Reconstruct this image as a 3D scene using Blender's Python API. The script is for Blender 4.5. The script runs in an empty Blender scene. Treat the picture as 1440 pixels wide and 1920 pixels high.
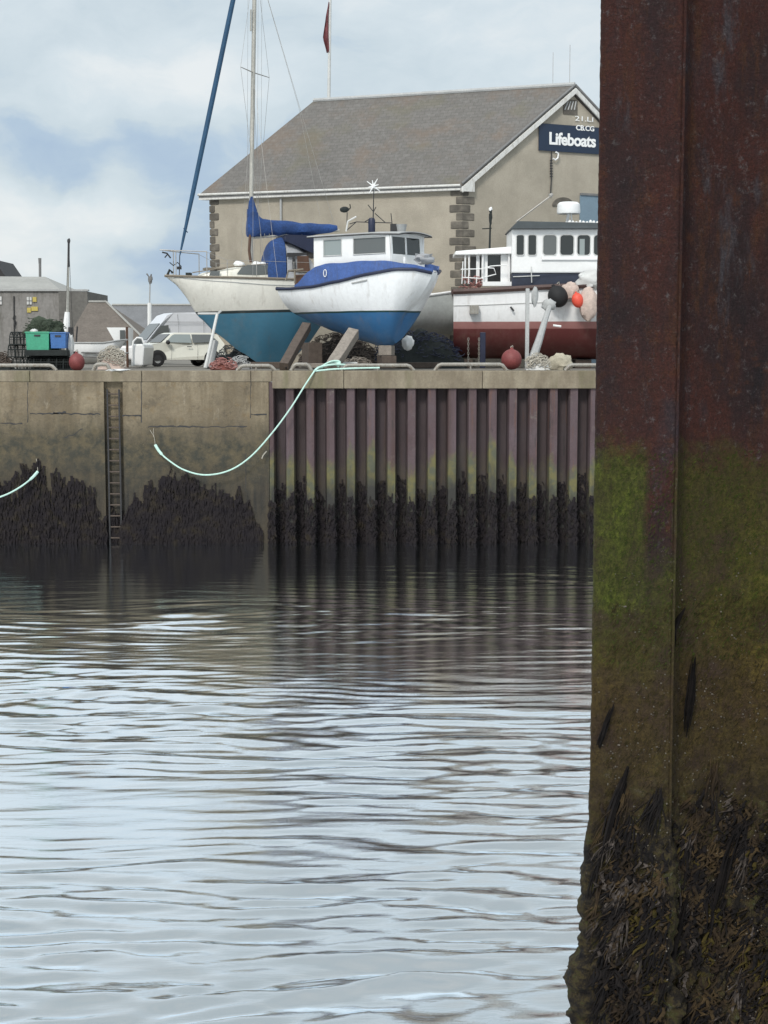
import bpy, math, random
import numpy as np
from mathutils import Vector, Matrix, noise as mnoise
random.seed(7)
sc = bpy.context.scene
COL = sc.collection
R = math.radians

# ---------------------------------------------------------------- camera
F = 2900.0            # focal length in photo pixels (photo 1440 x 1920)
HOR = 660.0           # row of the horizon
H = 6.2               # eye height above the water
Q = 5.6               # quay level above the water
PITCH = math.atan((960 - HOR) / F)
cam = bpy.data.objects.new('camera', bpy.data.cameras.new('camera'))
COL.objects.link(cam)
cam.location = (0, 0, H)
cam.rotation_euler = (math.pi / 2 - PITCH, 0, 0)
cam.data.sensor_fit = 'VERTICAL'
cam.data.sensor_height = 24
cam.data.lens = 24 * F / 1920
cam.data.clip_end = 3000
sc.camera = cam
sc.view_settings.view_transform = 'Standard'
sc.view_settings.look = 'None'
sc.view_settings.exposure = 0.0
sc.view_settings.gamma = 1.0

FW = Vector((0, math.cos(PITCH), -math.sin(PITCH)))
UP = Vector((0, math.sin(PITCH), math.cos(PITCH)))
RT = Vector((1, 0, 0))
def ray(px, py): return FW * F + RT * (px - 720) - UP * (py - 960)
def P(px, py, Y):
    d = ray(px, py); return Vector((0, 0, H)) + d * (Y / d.y)
def PX(px, Y): return P(px, HOR, Y).x
def PZ(py, Y): return P(720, py, Y).z

# ---------------------------------------------------------------- sky and sun
SUN_EL, SUN_AZ = R(40), R(200)       # azimuth: from behind the camera, on its left
w = bpy.data.worlds.new('World'); sc.world = w; w.use_nodes = True
nt = w.node_tree; nt.nodes.clear()
def N(nt, t, **kw):
    n = nt.nodes.new(t)
    for k, v in kw.items():
        if k.startswith('i_'):
            n.inputs[k[2:].replace('_', ' ')].default_value = v
        else: setattr(n, k, v)
    return n
L = nt.links.new
out = N(nt, 'ShaderNodeOutputWorld')
sky = N(nt, 'ShaderNodeTexSky'); sky.sky_type = 'NISHITA'; sky.sun_disc = False
sky.sun_elevation = SUN_EL; sky.sun_rotation = SUN_AZ; sky.dust_density = 2.0
bg1 = N(nt, 'ShaderNodeBackground'); bg1.inputs['Strength'].default_value = 0.10
L(sky.outputs[0], bg1.inputs[0])
tc = N(nt, 'ShaderNodeTexCoord')
nz0 = N(nt, 'ShaderNodeTexNoise'); nz0.inputs['Scale'].default_value = 9; nz0.inputs['Detail'].default_value = 6
L(tc.outputs['Generated'], nz0.inputs['Vector'])
sub = N(nt, 'ShaderNodeVectorMath', operation='SUBTRACT'); sub.inputs[1].default_value = (.5, .5, .5)
L(nz0.outputs['Color'], sub.inputs[0])
scl = N(nt, 'ShaderNodeVectorMath', operation='SCALE'); scl.inputs['Scale'].default_value = 0.085
L(sub.outputs[0], scl.inputs[0])
addv = N(nt, 'ShaderNodeVectorMath', operation='ADD')
L(tc.outputs['Generated'], addv.inputs[0]); L(scl.outputs[0], addv.inputs[1])
mp = N(nt, 'ShaderNodeMapping'); mp.inputs['Scale'].default_value = (3.0, 3.0, 7.0); mp.inputs['Location'].default_value = (1.3, .4, 2.1)
L(addv.outputs[0], mp.inputs['Vector'])
nz = N(nt, 'ShaderNodeTexNoise'); nz.inputs['Scale'].default_value = 2.3; nz.inputs['Detail'].default_value = 9; nz.inputs['Roughness'].default_value = .58
L(mp.outputs[0], nz.inputs['Vector'])
acc = nz.outputs['Fac']
def madd(a, b, op='ADD', clamp=False):
    m = N(nt, 'ShaderNodeMath', operation=op); m.use_clamp = clamp
    for i, v in enumerate((a, b)):
        if isinstance(v, (int, float)): m.inputs[i].default_value = v
        else: L(v, m.inputs[i])
    return m.outputs[0]
# openings and banks of the cloud cover, each a soft patch of the sky dome
for px, py, rad, sz, amt in [(300, 330, .050, 1.6, -.24), (165, 350, .022, 1.2, -.24), (365, 430, .03, .8, -.20), (330, 560, .035, .6, -.14), (80, 290, .05, 2.4, -.10), (330, 20, .08, 4.0, -.10),
                             (60, 300, .040, 1.4, -.10), (110, 110, .055, 2.6, -.10), (560, 30, .06, 2.4, -.06), (700, 130, .10, 2.8, -.07), (380, 170, .10, 3.6, .22),
                             (240, 385, .040, 1.2, .20), (60, 480, .05, 1.1, .13), (900, 100, .07, 2.0, .12), (80, 205, .05, 2.4, .10)]:
    c = ray(px, py).normalized()
    mp2 = N(nt, 'ShaderNodeMapping'); mp2.inputs['Scale'].default_value = (1, 1, sz)
    L(addv.outputs[0], mp2.inputs['Vector'])
    dd = N(nt, 'ShaderNodeVectorMath', operation='DISTANCE'); dd.inputs[1].default_value = (c.x, c.y, c.z * sz)
    L(mp2.outputs[0], dd.inputs[0])
    mr = N(nt, 'ShaderNodeMapRange'); mr.interpolation_type = 'SMOOTHERSTEP'
    mr.inputs['From Min'].default_value = 0; mr.inputs['From Max'].default_value = rad * 1.4
    mr.inputs['To Min'].default_value = amt; mr.inputs['To Max'].default_value = 0
    L(dd.outputs['Value'], mr.inputs['Value'])
    acc = madd(acc, mr.outputs[0])
sep = N(nt, 'ShaderNodeSeparateXYZ'); L(tc.outputs['Generated'], sep.inputs[0])
hi_ = N(nt, 'ShaderNodeMapRange'); L(sep.outputs['Z'], hi_.inputs['Value']); hi_.inputs['From Min'].default_value = .22; hi_.inputs['From Max'].default_value = .42; hi_.inputs['To Max'].default_value = .12
acc = madd(acc, hi_.outputs[0])
cr = N(nt, 'ShaderNodeValToRGB')
el = cr.color_ramp.elements
el[0].position = .12; el[0].color = (.42, .55, .73, 1)
el[1].position = .74; el[1].color = (.90, .94, .95, 1)
e = el.new(.28); e.color = (.50, .63, .77, 1)
e = el.new(.42); e.color = (.66, .76, .82, 1)
e = el.new(.56); e.color = (.74, .83, .88, 1)
L(acc, cr.inputs[0])
zen = N(nt, 'ShaderNodeMapRange'); L(sep.outputs['Z'], zen.inputs['Value'])
zen.inputs['From Min'].default_value = .22; zen.inputs['From Max'].default_value = .7
zen.inputs['To Min'].default_value = .96; zen.inputs['To Max'].default_value = 1.3
bg2 = N(nt, 'ShaderNodeBackground'); L(cr.outputs[0], bg2.inputs[0]); L(zen.outputs[0], bg2.inputs['Strength'])
mix = N(nt, 'ShaderNodeMixShader'); mix.inputs[0].default_value = .9
L(bg1.outputs[0], mix.inputs[1]); L(bg2.outputs[0], mix.inputs[2]); L(mix.outputs[0], out.inputs[0])

sun = bpy.data.objects.new('sun', bpy.data.lights.new('sun', 'SUN')); COL.objects.link(sun)
sun.data.energy = 2.2; sun.data.angle = R(12); sun.data.color = (1, .95, .88)
sd = Vector((math.sin(SUN_AZ) * math.cos(SUN_EL), math.cos(SUN_AZ) * math.cos(SUN_EL), math.sin(SUN_EL)))
sun.rotation_euler = (-sd).to_track_quat('-Z', 'Y').to_euler()
sun.location = (-20, -20, 40)

# ---------------------------------------------------------------- materials
def rgb(r, g, b):
    f = lambda c: ((c / 255) / 12.92) if c / 255 <= .04045 else (((c / 255) + .055) / 1.055) ** 2.4
    return (f(r), f(g), f(b), 1)
class Mat:
    """small node-tree builder"""
    def __init__(s, name):
        s.m = bpy.data.materials.new(name); s.m.use_nodes = True
        s.nt = s.m.node_tree; s.b = s.nt.nodes['Principled BSDF']; s.tc = s.n('ShaderNodeTexCoord')
    def n(s, t, **kw): return N(s.nt, t, **kw)
    def l(s, a, b): s.nt.links.new(a, b)
    def noise(s, scale, detail=5, rough=.55, stretch=None, coord='Object', dist=0):
        z = s.n('ShaderNodeTexNoise'); z.inputs['Scale'].default_value = scale
        z.inputs['Detail'].default_value = detail; z.inputs['Roughness'].default_value = rough; z.inputs['Distortion'].default_value = dist
        v = s.tc.outputs[coord]
        if stretch:
            mm = s.n('ShaderNodeMapping'); mm.inputs['Scale'].default_value = stretch; s.l(v, mm.inputs['Vector']); v = mm.outputs[0]
        s.l(v, z.inputs['Vector']); return z.outputs['Fac']
    def ramp(s, f, stops, const=False):
        c = s.n('ShaderNodeValToRGB'); e = c.color_ramp.elements
        if const: c.color_ramp.interpolation = 'CONSTANT'
        e[0].position, e[0].color = stops[0][0], stops[0][1]; e[1].position, e[1].color = stops[-1][0], stops[-1][1]
        for p, q in stops[1:-1]:
            k = e.new(p); k.color = q
        s.l(f, c.inputs[0]); return c.outputs[0]
    def mix(s, fac, a, b, mode='MIX'):
        m = s.n('ShaderNodeMix'); m.data_type = 'RGBA'; m.blend_type = mode
        for i, v in ((0, fac), (6, a), (7, b)):
            if isinstance(v, (int, float)): m.inputs[i].default_value = v
            elif isinstance(v, tuple): m.inputs[i].default_value = v
            else: s.l(v, m.inputs[i])
        return m.outputs[2]
    def math(s, op, a, b=0., clamp=False):
        m = s.n('ShaderNodeMath', operation=op); m.use_clamp = clamp
        for i, v in enumerate((a, b)):
            if isinstance(v, (int, float)): m.inputs[i].default_value = v
            else: s.l(v, m.inputs[i])
        return m.outputs[0]
    def rng(s, v, a, b, c=0., d=1.):
        m = s.n('ShaderNodeMapRange'); s.l(v, m.inputs[0])
        for i, x in enumerate((a, b, c, d)): m.inputs[i + 1].default_value = x
        return m.outputs[0]
    def xyz(s, coord='Object'):
        q = s.n('ShaderNodeSeparateXYZ'); s.l(s.tc.outputs[coord], q.inputs[0]); return q.outputs
    def bump(s, h, dist=.01, strength=1.):
        b = s.n('ShaderNodeBump'); b.inputs['Distance'].default_value = dist; b.inputs['Strength'].default_value = strength
        s.l(h, b.inputs['Height']); s.l(b.outputs[0], s.b.inputs['Normal'])
    def col(s, c):
        if isinstance(c, tuple): s.b.inputs['Base Color'].default_value = c
        else: s.l(c, s.b.inputs['Base Color'])
        return s
    def set(s, rough=.6, metal=0., spec=None):
        s.b.inputs['Roughness'].default_value = rough; s.b.inputs['Metallic'].default_value = metal
        if spec is not None: s.b.inputs['Specular IOR Level'].default_value = spec
        return s
def dim(c, k): return (c[0] * k, c[1] * k, c[2] * k, 1)
def paint(name, c, rough=.5, var=.25, scale=3., bump=0., metal=0., dirt=None):
    """a weathered painted or plain surface: base colour mottled at two scales"""
    m = Mat(name)
    a = m.noise(scale, 6, .6); b = m.noise(scale * 7, 4, .6)
    f = m.math('MULTIPLY', a, b)
    c1 = m.mix(m.rng(f, .12, .42), dim(c, 1 - var), dim(c, 1 + var * .35))
    if dirt:
        g = m.noise(scale * 1.7, 8, .7, (2.5, 2.5, .5))
        c1 = m.mix(m.rng(g, .5, .72), c1, dirt)
    m.col(c1).set(rough, metal)
    if bump: m.bump(m.noise(scale * 12, 5, .6), bump)
    return m.m
M = {}
M['white'] = paint('white_paint', (.82, .83, .83, 1), .4, .07, 1.5)
M['cream'] = paint('cream_gelcoat', (.74, .73, .66, 1), .35, .12, 1.2, dirt=(.52, .50, .42, 1))
M['clean_white'] = paint('bright_white', (.84, .85, .85, 1), .4, .06, 2)
M['offwhite'] = paint('offwhite', (.62, .63, .62, 1), .5, .15, 2)
M['lgrey'] = paint('light_grey', (.42, .43, .43, 1), .6, .2, 2)
M['grey'] = paint('mid_grey', (.20, .20, .20, 1), .7, .3, 3)
M['dark'] = paint('dark_grey', (.035, .035, .038, 1), .7, .4, 4)
M['black'] = paint('black_rubber', (.015, .015, .017, 1), .75, .3, 4)
M['navy'] = paint('navy_paint', (.016, .022, .055, 1), .5, .3, 3)
M['blue'] = paint('blue_paint', (.065, .135, .39, 1), .55, .35, 2.5, dirt=(.06, .09, .20, 1))
M['canvas'] = paint('blue_canvas', (.024, .07, .225, 1), .85, .5, 2.2, .006)
M['genoa'] = paint('furled_sail_strip', (.022, .075, .15, 1), .8, .3, 3)
M['tent'] = paint('grey_canvas', (.36, .37, .39, 1), .85, .15, 3)
M['brown'] = paint('brown_wood', (.10, .05, .03, 1), .6, .3, 5)
M['teak'] = paint('weathered_teak', (.22, .19, .15, 1), .7, .3, 6)
M['alu'] = paint('anodised_mast', (.46, .45, .41, 1), .5, .25, 2, metal=.3)
M['steel'] = paint('dull_steel', (.40, .39, .37, 1), .5, .3, 4, metal=.4)
M['galv'] = paint('galvanised_pipe', (.34, .33, .30, 1), .6, .3, 5, metal=.2, dirt=(.16, .11, .07, 1))
M['rope'] = paint('mint_rope', (.56, .80, .72, 1), .85, .2, 9, .003)
M['hemp'] = paint('pale_rope', (.45, .42, .36, 1), .9, .3, 9)
M['net'] = paint('green_net', (.055, .075, .05, 1), .9, .5, 8)
M['darknet'] = paint('dark_net', (.022, .028, .028, 1), .9, .5, 8)
M['greenbin'] = paint('green_plastic', (.05, .33, .20, 1), .5, .2, 3)
M['bluebin'] = paint('blue_plastic', (.04, .14, .38, 1), .5, .2, 3)
M['red'] = paint('faded_red_buoy', (.22, .05, .05, 1), .6, .35, 5)
M['orange'] = paint('orange_buoy', (.80, .10, .06, 1), .5, .25, 5)
M['timber'] = paint('grey_timber', (.30, .265, .23, 1), .85, .4, 7, .006)
M['darktimber'] = paint('old_timber', (.11, .085, .07, 1), .85, .4, 7, .006)
M['yellow'] = paint('yellow_notice', (.55, .45, .12, 1), .7, .2, 8)
M['rustred'] = paint('rusty_red', (.20, .06, .045, 1), .8, .4, 6)
M['carwhite'] = paint('car_cream', (.78, .78, .70, 1), .25, .05, 1)
M['vanwhite'] = paint('van_white', (.66, .68, .72, 1), .3, .06, 1)
def glass(name, c, rough=.08):
    m = Mat(name); m.col(c).set(rough, 0., .8); return m.m
M['glass'] = glass('dark_glass', (.02, .025, .025, 1))
M['glass_grey'] = glass('grey_glass', (.11, .12, .12, 1), .15)
M['glass_pale'] = glass('pale_glass', (.26, .30, .30, 1), .2)

# ---------------------------------------------------------------- mesh helpers
class MB:
    def __init__(s, T=None): s.v = []; s.f = []; s.T = T
    def add(s, vs, fs, T=None):
        o = len(s.v); T = T if T is not None else s.T
        for p in vs:
            p = Vector(p); s.v.append(T @ p if T is not None else p)
        s.f += [tuple(i + o for i in f) for f in fs]; return s
    def box(s, a, b, T=None):
        x0, y0, z0 = (min(a[i], b[i]) for i in range(3)); x1, y1, z1 = (max(a[i], b[i]) for i in range(3))
        return s.add([(x0,y0,z0),(x1,y0,z0),(x1,y1,z0),(x0,y1,z0),(x0,y0,z1),(x1,y0,z1),(x1,y1,z1),(x0,y1,z1)],
                     [(0,3,2,1),(4,5,6,7),(0,1,5,4),(1,2,6,5),(2,3,7,6),(3,0,4,7)], T)
    def hexa(s, lo, hi, T=None):       # four bottom and four top points
        return s.add(list(lo) + list(hi), [(0,3,2,1),(4,5,6,7),(0,1,5,4),(1,2,6,5),(2,3,7,6),(3,0,4,7)], T)
    def tube(s, pts, r, n=8, T=None, cap=True):
        pts = [Vector(p) for p in pts]
        if not hasattr(r, '__len__'): r = [r] * len(pts)
        vs, fs = [], []; prev = None
        for i, p in enumerate(pts):
            d = (pts[min(i + 1, len(pts) - 1)] - pts[max(i - 1, 0)]).normalized()
            if prev is None:
                a = d.cross(Vector((0, 0, 1)))
                if a.length < .05: a = d.cross(Vector((1, 0, 0)))
            else: a = prev - d * prev.dot(d)
            a.normalize(); prev = a; b = d.cross(a)
            for k in range(n):
                t = 2 * math.pi * k / n; vs.append(p + (a * math.cos(t) + b * math.sin(t)) * r[i])
        for i in range(len(pts) - 1):
            for k in range(n):
                fs.append((i*n + k, i*n + (k+1) % n, (i+1)*n + (k+1) % n, (i+1)*n + k))
        if cap: fs.append(tuple(range(n - 1, -1, -1))); fs.append(tuple((len(pts)-1)*n + k for k in range(n)))
        return s.add(vs, fs, T)
    def prism(s, poly, d, T=None):     # polygon of 3-D points extruded by vector d
        poly = [Vector(p) for p in poly]; d = Vector(d); n = len(poly)
        return s.add(poly + [p + d for p in poly], [tuple(range(n)), tuple(range(2*n-1, n-1, -1))] + [(i, n+i, n+(i+1) % n, (i+1) % n) for i in range(n)], T)
    def grid(s, rows, T=None, closed=False):
        m = len(rows[0]); vs = [p for r_ in rows for p in r_]; fs = []
        for i in range(len(rows) - 1):
            for j in range(m if closed else m - 1):
                k = (j + 1) % m; fs.append((i*m+j, i*m+k, (i+1)*m+k, (i+1)*m+j))
        return s.add(vs, fs, T)
    def lathe(s, prof, n=20, T=None):  # (radius, z) pairs
        return s.grid([[(r_*math.cos(2*math.pi*k/n), r_*math.sin(2*math.pi*k/n), z) for k in range(n)] for r_, z in prof], T, True)
    def blob(s, c, rad, nu=18, nv=10, amp=.2, fr=2., T=None, seed=0):
        rows = []
        for j in range(nv + 1):
            ph = math.pi * (j / nv - .5); row = []
            for i in range(nu):
                th = 2 * math.pi * i / nu; d = Vector((math.cos(ph)*math.cos(th), math.cos(ph)*math.sin(th), math.sin(ph)))
                k = 1 + amp * mnoise.noise(d * fr + Vector((seed, seed*2.3, 0)))*2
                row.append((c[0] + d.x*rad[0]*k, c[1] + d.y*rad[1]*k, c[2] + d.z*rad[2]*k))
            rows.append(row)
        return s.grid(rows, T, True)
    def build(s, name, mat, parent=None, smooth=False, uv=None, bevel=0.):
        me = bpy.data.meshes.new(name)
        og = Vector((0, 0, 0))
        if parent is not None: og = parent['_o'] if False else ORIG.get(parent.name, Vector((0, 0, 0)))
        base = og
        if parent is None and s.v:
            base = Vector((sum(v.x for v in s.v)/len(s.v), sum(v.y for v in s.v)/len(s.v), min(v.z for v in s.v)))
            if s.keep: base = Vector((0, 0, 0))
        me.from_pydata([v - base for v in s.v], [], s.f); me.validate(); me.update()
        if uv:
            ul = me.uv_layers.new(name='UVMap')
            for lp in me.loops: ul.data[lp.index].uv = uv(me.vertices[lp.vertex_index].co + base)
        if smooth:
            for p in me.polygons: p.use_smooth = True
            me.set_sharp_from_angle(angle=R(38))
        me.materials.append(mat if not isinstance(mat, str) else M[mat])
        o = bpy.data.objects.new(name, me); COL.objects.link(o)
        if parent is not None: o.parent = parent
        else: o.location = base
        ORIG[o.name] = base
        if bevel:
            b = o.modifiers.new('bevel', 'BEVEL'); b.width = bevel; b.segments = 2; b.limit_method = 'ANGLE'
        return o
    keep = False
ORIG = {}
def tag(o, label=None, cat=None, group=None, kind=None):
    if label: o['label'] = label
    if cat: o['category'] = cat
    if group: o['group'] = group
    if kind: o['kind'] = kind
    return o
def thing(name, loc, label, cat, group=None):
    o = bpy.data.objects.new(name, None); COL.objects.link(o); o.location = loc; o.empty_display_size = .3
    ORIG[o.name] = Vector(loc); return tag(o, label, cat, group)
def copy_tree(o, parent=None):
    c = o.copy(); COL.objects.link(c)
    if parent is not None: c.parent = parent
    for ch in [x for x in bpy.data.objects if x.parent == o]: copy_tree(ch, c)
    return c
def TZ(loc, rz=0, s=1.): return Matrix.Translation(Vector(loc)) @ Matrix.Rotation(rz, 4, 'Z') @ Matrix.Scale(s, 4)
def rrect(cx, cz, w_, h_, r_, n=4):   # rounded rectangle outline in (u, v)
    o = []
    for qx, qz, a0 in ((1, 1, 0), (-1, 1, 90), (-1, -1, 180), (1, -1, 270)):
        for k in range(n + 1):
            a = R(a0 + 90 * k / n); o.append((cx + qx*(w_/2 - r_) + r_*math.cos(a), cz + qz*(h_/2 - r_) + r_*math.sin(a)))
    return o
def text_mesh(txt, size, T, mat, parent, name='lettering', ext=.01, bold=0.):
    cu = bpy.data.curves.new(name, 'FONT'); cu.body = txt; cu.size = size; cu.extrude = ext; cu.offset = bold; cu.resolution_u = 3
    cu.space_character = .95
    t = bpy.data.objects.new('tmp', cu); COL.objects.link(t)
    dg = bpy.context.evaluated_depsgraph_get(); dg.update()
    me = bpy.data.meshes.new_from_object(t.evaluated_get(dg)); bpy.data.objects.remove(t)
    base = ORIG[parent.name]
    for v in me.vertices: v.co = (T @ v.co) - base
    me.materials.clear(); me.materials.append(M[mat]); me.name = name
    o = bpy.data.objects.new(name, me); COL.objects.link(o); o.parent = parent; ORIG[o.name] = base
    return o
# ================================================================ SETTING
# ---- water: a real rippled surface
def make_water():
    ys = [-30., -10., 0., 4.]
    y = 7.0
    while y < 50.6: ys.append(y); y += .022 + .0011 * y
    ys += [51.2]
    ys = np.array(ys)
    xs = np.concatenate([np.arange(-70, -17, 1.5), np.arange(-16.5, 16.5, .15), np.arange(17, 71, 1.5)])
    X, Y = np.meshgrid(xs, ys)
    rs = np.random.RandomState(5)
    Z = np.zeros_like(X)
    # slow warping and patches of stronger and weaker ripple
    def low(sc_x, sc_y, n, seed):
        r_ = np.random.RandomState(seed); a = np.zeros_like(X)
        for _ in range(n):
            a += np.sin(X / sc_x * r_.uniform(.4, 1.6) * r_.choice([-1, 1]) + Y / sc_y * r_.uniform(.4, 1.6) + r_.uniform(0, 6.28))
        return a / math.sqrt(n / 2)
    wx = X + .5 * low(4., 2.2, 6, 1); wy = Y + .16 * low(2.2, 1.3, 8, 2) + .08 * low(.9, .7, 6, 12)
    for k in range(46):
        lam = math.exp(rs.uniform(math.log(.30), math.log(1.5)))
        th = rs.normal(0, .17) + .04
        kk = 2 * math.pi / lam
        amp = .0185 * lam / (2 * math.pi) * (1.0 if lam < 1.0 else .75)
        ph = kk * (wx * math.sin(th) + wy * math.cos(th)) + rs.uniform(0, 6.28)
        env = .75 + .45 * np.sin(X / rs.uniform(2, 6) + Y / rs.uniform(1.5, 4) + rs.uniform(0, 6.28))
        Z += amp * np.sin(ph) * env
    for k in range(40):          # short crossing wavelets
        lam = math.exp(rs.uniform(math.log(.16), math.log(.42))); th = rs.normal(0, .42); kk = 2 * math.pi / lam
        env = np.clip(.3 + .9 * np.sin(X / rs.uniform(.8, 3) + Y / rs.uniform(.6, 2.5) + rs.uniform(0, 6.28)), 0, 1.3)
        Z += .019 * lam / (2 * math.pi) * np.sin(kk * (wx * math.sin(th) + wy * math.cos(th)) + rs.uniform(0, 6.28)) * env
    patch = np.clip(1.0 + .42 * low(5., 2.6, 7, 3), .3, 2.0)
    # the sheltered strip under the quay is calmer
    calm = np.clip((Y - 33.5 + .35 * low(3., 1., 5, 4)) / 5.5, 0, 1); calm = calm*calm*(3-2*calm)
    Z *= 1 + .35 * np.clip((26 - Y) / 12, 0, 1)
    Z *= patch * (1 - .70 * calm) * WAVE
    edge = np.clip((22 - np.abs(X)) / 5, 0, 1) * np.clip((Y - 5) / 2, 0, 1)
    Z *= edge
    ny, nx = X.shape
    v = np.stack([X, Y, Z], -1).reshape(-1, 3)
    idx = np.arange(ny * nx).reshape(ny, nx)
    f = np.stack([idx[:-1, :-1], idx[:-1, 1:], idx[1:, 1:], idx[1:, :-1]], -1).reshape(-1, 4)
    me = bpy.data.meshes.new('water')
    me.vertices.add(len(v)); me.vertices.foreach_set('co', v.ravel())
    me.loops.add(f.size); me.loops.foreach_set('vertex_index', f.ravel())
    me.polygons.add(len(f)); me.polygons.foreach_set('loop_start', np.arange(0, f.size, 4)); me.polygons.foreach_set('loop_total', np.full(len(f), 4))
    me.polygons.foreach_set('use_smooth', np.ones(len(f), bool)); me.update(calc_edges=True)
    m = Mat('harbour_water')
    m.col((.030, .036, .030, 1)).set(.25)
    gl = m.n('ShaderNodeBsdfGlossy'); gl.inputs['Roughness'].default_value = .03; gl.inputs['Color'].default_value = (.91, .96, 1, 1)
    fr = m.n('ShaderNodeFresnel'); fr.inputs['IOR'].default_value = 1.33; m.nt_fr = fr
    fac = m.rng(fr.outputs[0], .045, .15, .44, .96)
    bp = m.n('ShaderNodeBump'); bp.inputs['Distance'].default_value = .007; bp.inputs['Strength'].default_value = .5
    m.l(m.noise(6, 6, .6, (.4, 2.2, 1)), bp.inputs['Height']); m.l(bp.outputs[0], gl.inputs['Normal']); m.l(bp.outputs[0], fr.inputs['Normal'])
    mx = m.n('ShaderNodeMixShader'); m.l(fac, mx.inputs[0]); m.l(m.b.outputs[0], mx.inputs[1]); m.l(gl.outputs[0], mx.inputs[2])
    m.l(mx.outputs[0], m.nt.nodes['Material Output'].inputs['Surface'])
    me.materials.append(m.m)
    o = bpy.data.objects.new('water', me); COL.objects.link(o); tag(o, kind='structure')
WAVE = 1.18
make_water()

# ---- quay ground, reaching the horizon
g = MB(); g.keep = True
g.add([(-900, 50.9, Q-.004), (900, 50.9, Q-.004), (900, 2200, Q-.004), (-900, 2200, Q-.004)], [(0, 1, 2, 3)])
m = Mat('quay_concrete'); a = m.noise(.6, 8, .65); b = m.noise(9, 4)
m.col(m.mix(m.rng(b, .35, .65), m.ramp(a, [(.3, (.12, .11, .095, 1)), (.7, (.24, .22, .19, 1))]), (.16, .15, .13, 1))).set(.9)
tag(g.build('quay_ground', m.m), kind='structure')

# ---- materials of the quay face
def zrow(py): return PZ(py, 50)
def wallmat():
    m = Mat('weathered_concrete_wall'); x, y, z = m.xyz()
    big = m.noise(.45, 6, .6); streak = m.noise(1.1, 7, .65, (2.4, 1, .28)); fine = m.noise(14, 6, .7); med = m.noise(2.6, 6, .65)
    c = m.ramp(big, [(.32, (.12, .095, .065, 1)), (.5, (.20, .162, .108, 1)), (.7, (.30, .25, .172, 1))])
    c = m.mix(m.rng(streak, .46, .64), c, (.15, .118, .075, 1))
    c = m.mix(m.rng(med, .54, .70, 0, .8), c, (.19, .135, .07, 1)); c = m.mix(m.rng(m.noise(1.6, 8, .75, (1, 1, .8)), .56, .66, 0, .6), c, (.075, .062, .046, 1)); c = m.mix(m.rng(m.noise(2.1, 8, .75, (1.6, 1, .5)), .60, .72, 0, .5), c, (.40, .35, .27, 1))
    # tide band: damp green-brown below, dark wet slime near the water; wavering boundary
    wob = m.math('ADD', m.math('MULTIPLY', m.noise(.7, 7, .7, (1, 1, .5)), 2.2), m.math('MULTIPLY', m.noise(4, 4, .6, (1, 1, .3)), .6))
    zz = m.math('SUBTRACT', z, wob)
    c = m.mix(m.rng(zz, 2.9, 1.9), c, m.mix(m.rng(med, .4, .6), (.105, .085, .05, 1), (.042, .042, .032, 1)))
    c = m.mix(m.rng(zz, 1.5, .2), c, m.mix(m.rng(streak, .4, .6), (.022, .021, .018, 1), (.065, .052, .034, 1)))
    c = m.mix(m.rng(fine, .35, .7, 0, .45), c, m.mix(.5, c, (.04, .035, .03, 1)))
    m.col(c).set(.85); m.bump(m.math('ADD', m.math('MULTIPLY', med, 3.), fine), .018)
    return m.m
M['wall'] = wallmat()
m = Mat('coping_concrete'); a = m.noise(1.3, 7, .65, (1.5, 1, .5)); b = m.noise(16, 5, .7); gr = m.noise(1.0, 6, .6, (1.6, 1, .25))
c = m.ramp(a, [(.3, (.13, .105, .07, 1)), (.5, (.205, .17, .12, 1)), (.72, (.30, .26, .19, 1))])
c = m.mix(m.rng(gr, .54, .68, 0, .7), c, (.14, .13, .07, 1))
c = m.mix(m.rng(b, .4, .7, 0, .4), c, (.12, .10, .08, 1)); m.col(c).set(.85); m.bump(b, .012); M['coping'] = m.m
m = Mat('sheet_steel'); x, y, z = m.xyz()
a = m.noise(.8, 6, .6); st = m.noise(2.6, 6, .6, (2.5, 1, .25)); fi = m.noise(18, 5, .7)
c = m.ramp(a, [(.3, (.050, .026, .026, 1)), (.5, (.082, .050, .054, 1)), (.7, (.10, .074, .082, 1))])
c = m.mix(m.rng(st, .55, .72), c, (.13, .055, .030, 1)); c = m.mix(m.rng(fi, .4, .7, 0, .5), c, (.04, .03, .03, 1))
pan = m.noise(1.53, 2, .5, (1, .05, .02)); c = m.mix(m.rng(pan, .35, .65, 0, .5), c, (.115, .085, .10, 1)); c = m.mix(m.rng(m.noise(2.3, 2, .5, (1, .05, .02)), .50, .66, 0, .5), c, (.055, .028, .022, 1))
run = m.noise(3.0, 7, .7, (2.2, 1, .3)); c = m.mix(m.rng(run, .56, .66, 0, .7), c, (.032, .026, .026, 1)); c = m.mix(m.rng(m.noise(1.9, 7, .75), .60, .70, 0, .5), c, (.17, .15, .13, 1))
wob = m.math('ADD', m.math('MULTIPLY', m.noise(1.5, 3, .5, (1, .3, .1)), 2.8), m.math('MULTIPLY', m.noise(4, 7, .75, (1, 1, .5)), 1.5))
zz = m.math('SUBTRACT', z, wob)
c = m.mix(m.rng(y, -.12, .0, 0, .62), c, (.022, .017, .018, 1))  # shade of the pan recesses painted into the colour, by depth
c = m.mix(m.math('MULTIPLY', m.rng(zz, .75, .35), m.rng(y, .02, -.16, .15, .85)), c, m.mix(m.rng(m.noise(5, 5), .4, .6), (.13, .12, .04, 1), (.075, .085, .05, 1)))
c = m.mix(m.rng(zz, .0, -.8), c, (.026, .025, .022, 1))
m.col(c).set(.75); m.bump(m.math('ADD', fi, st), .012); M['sheet'] = m.m
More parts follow.
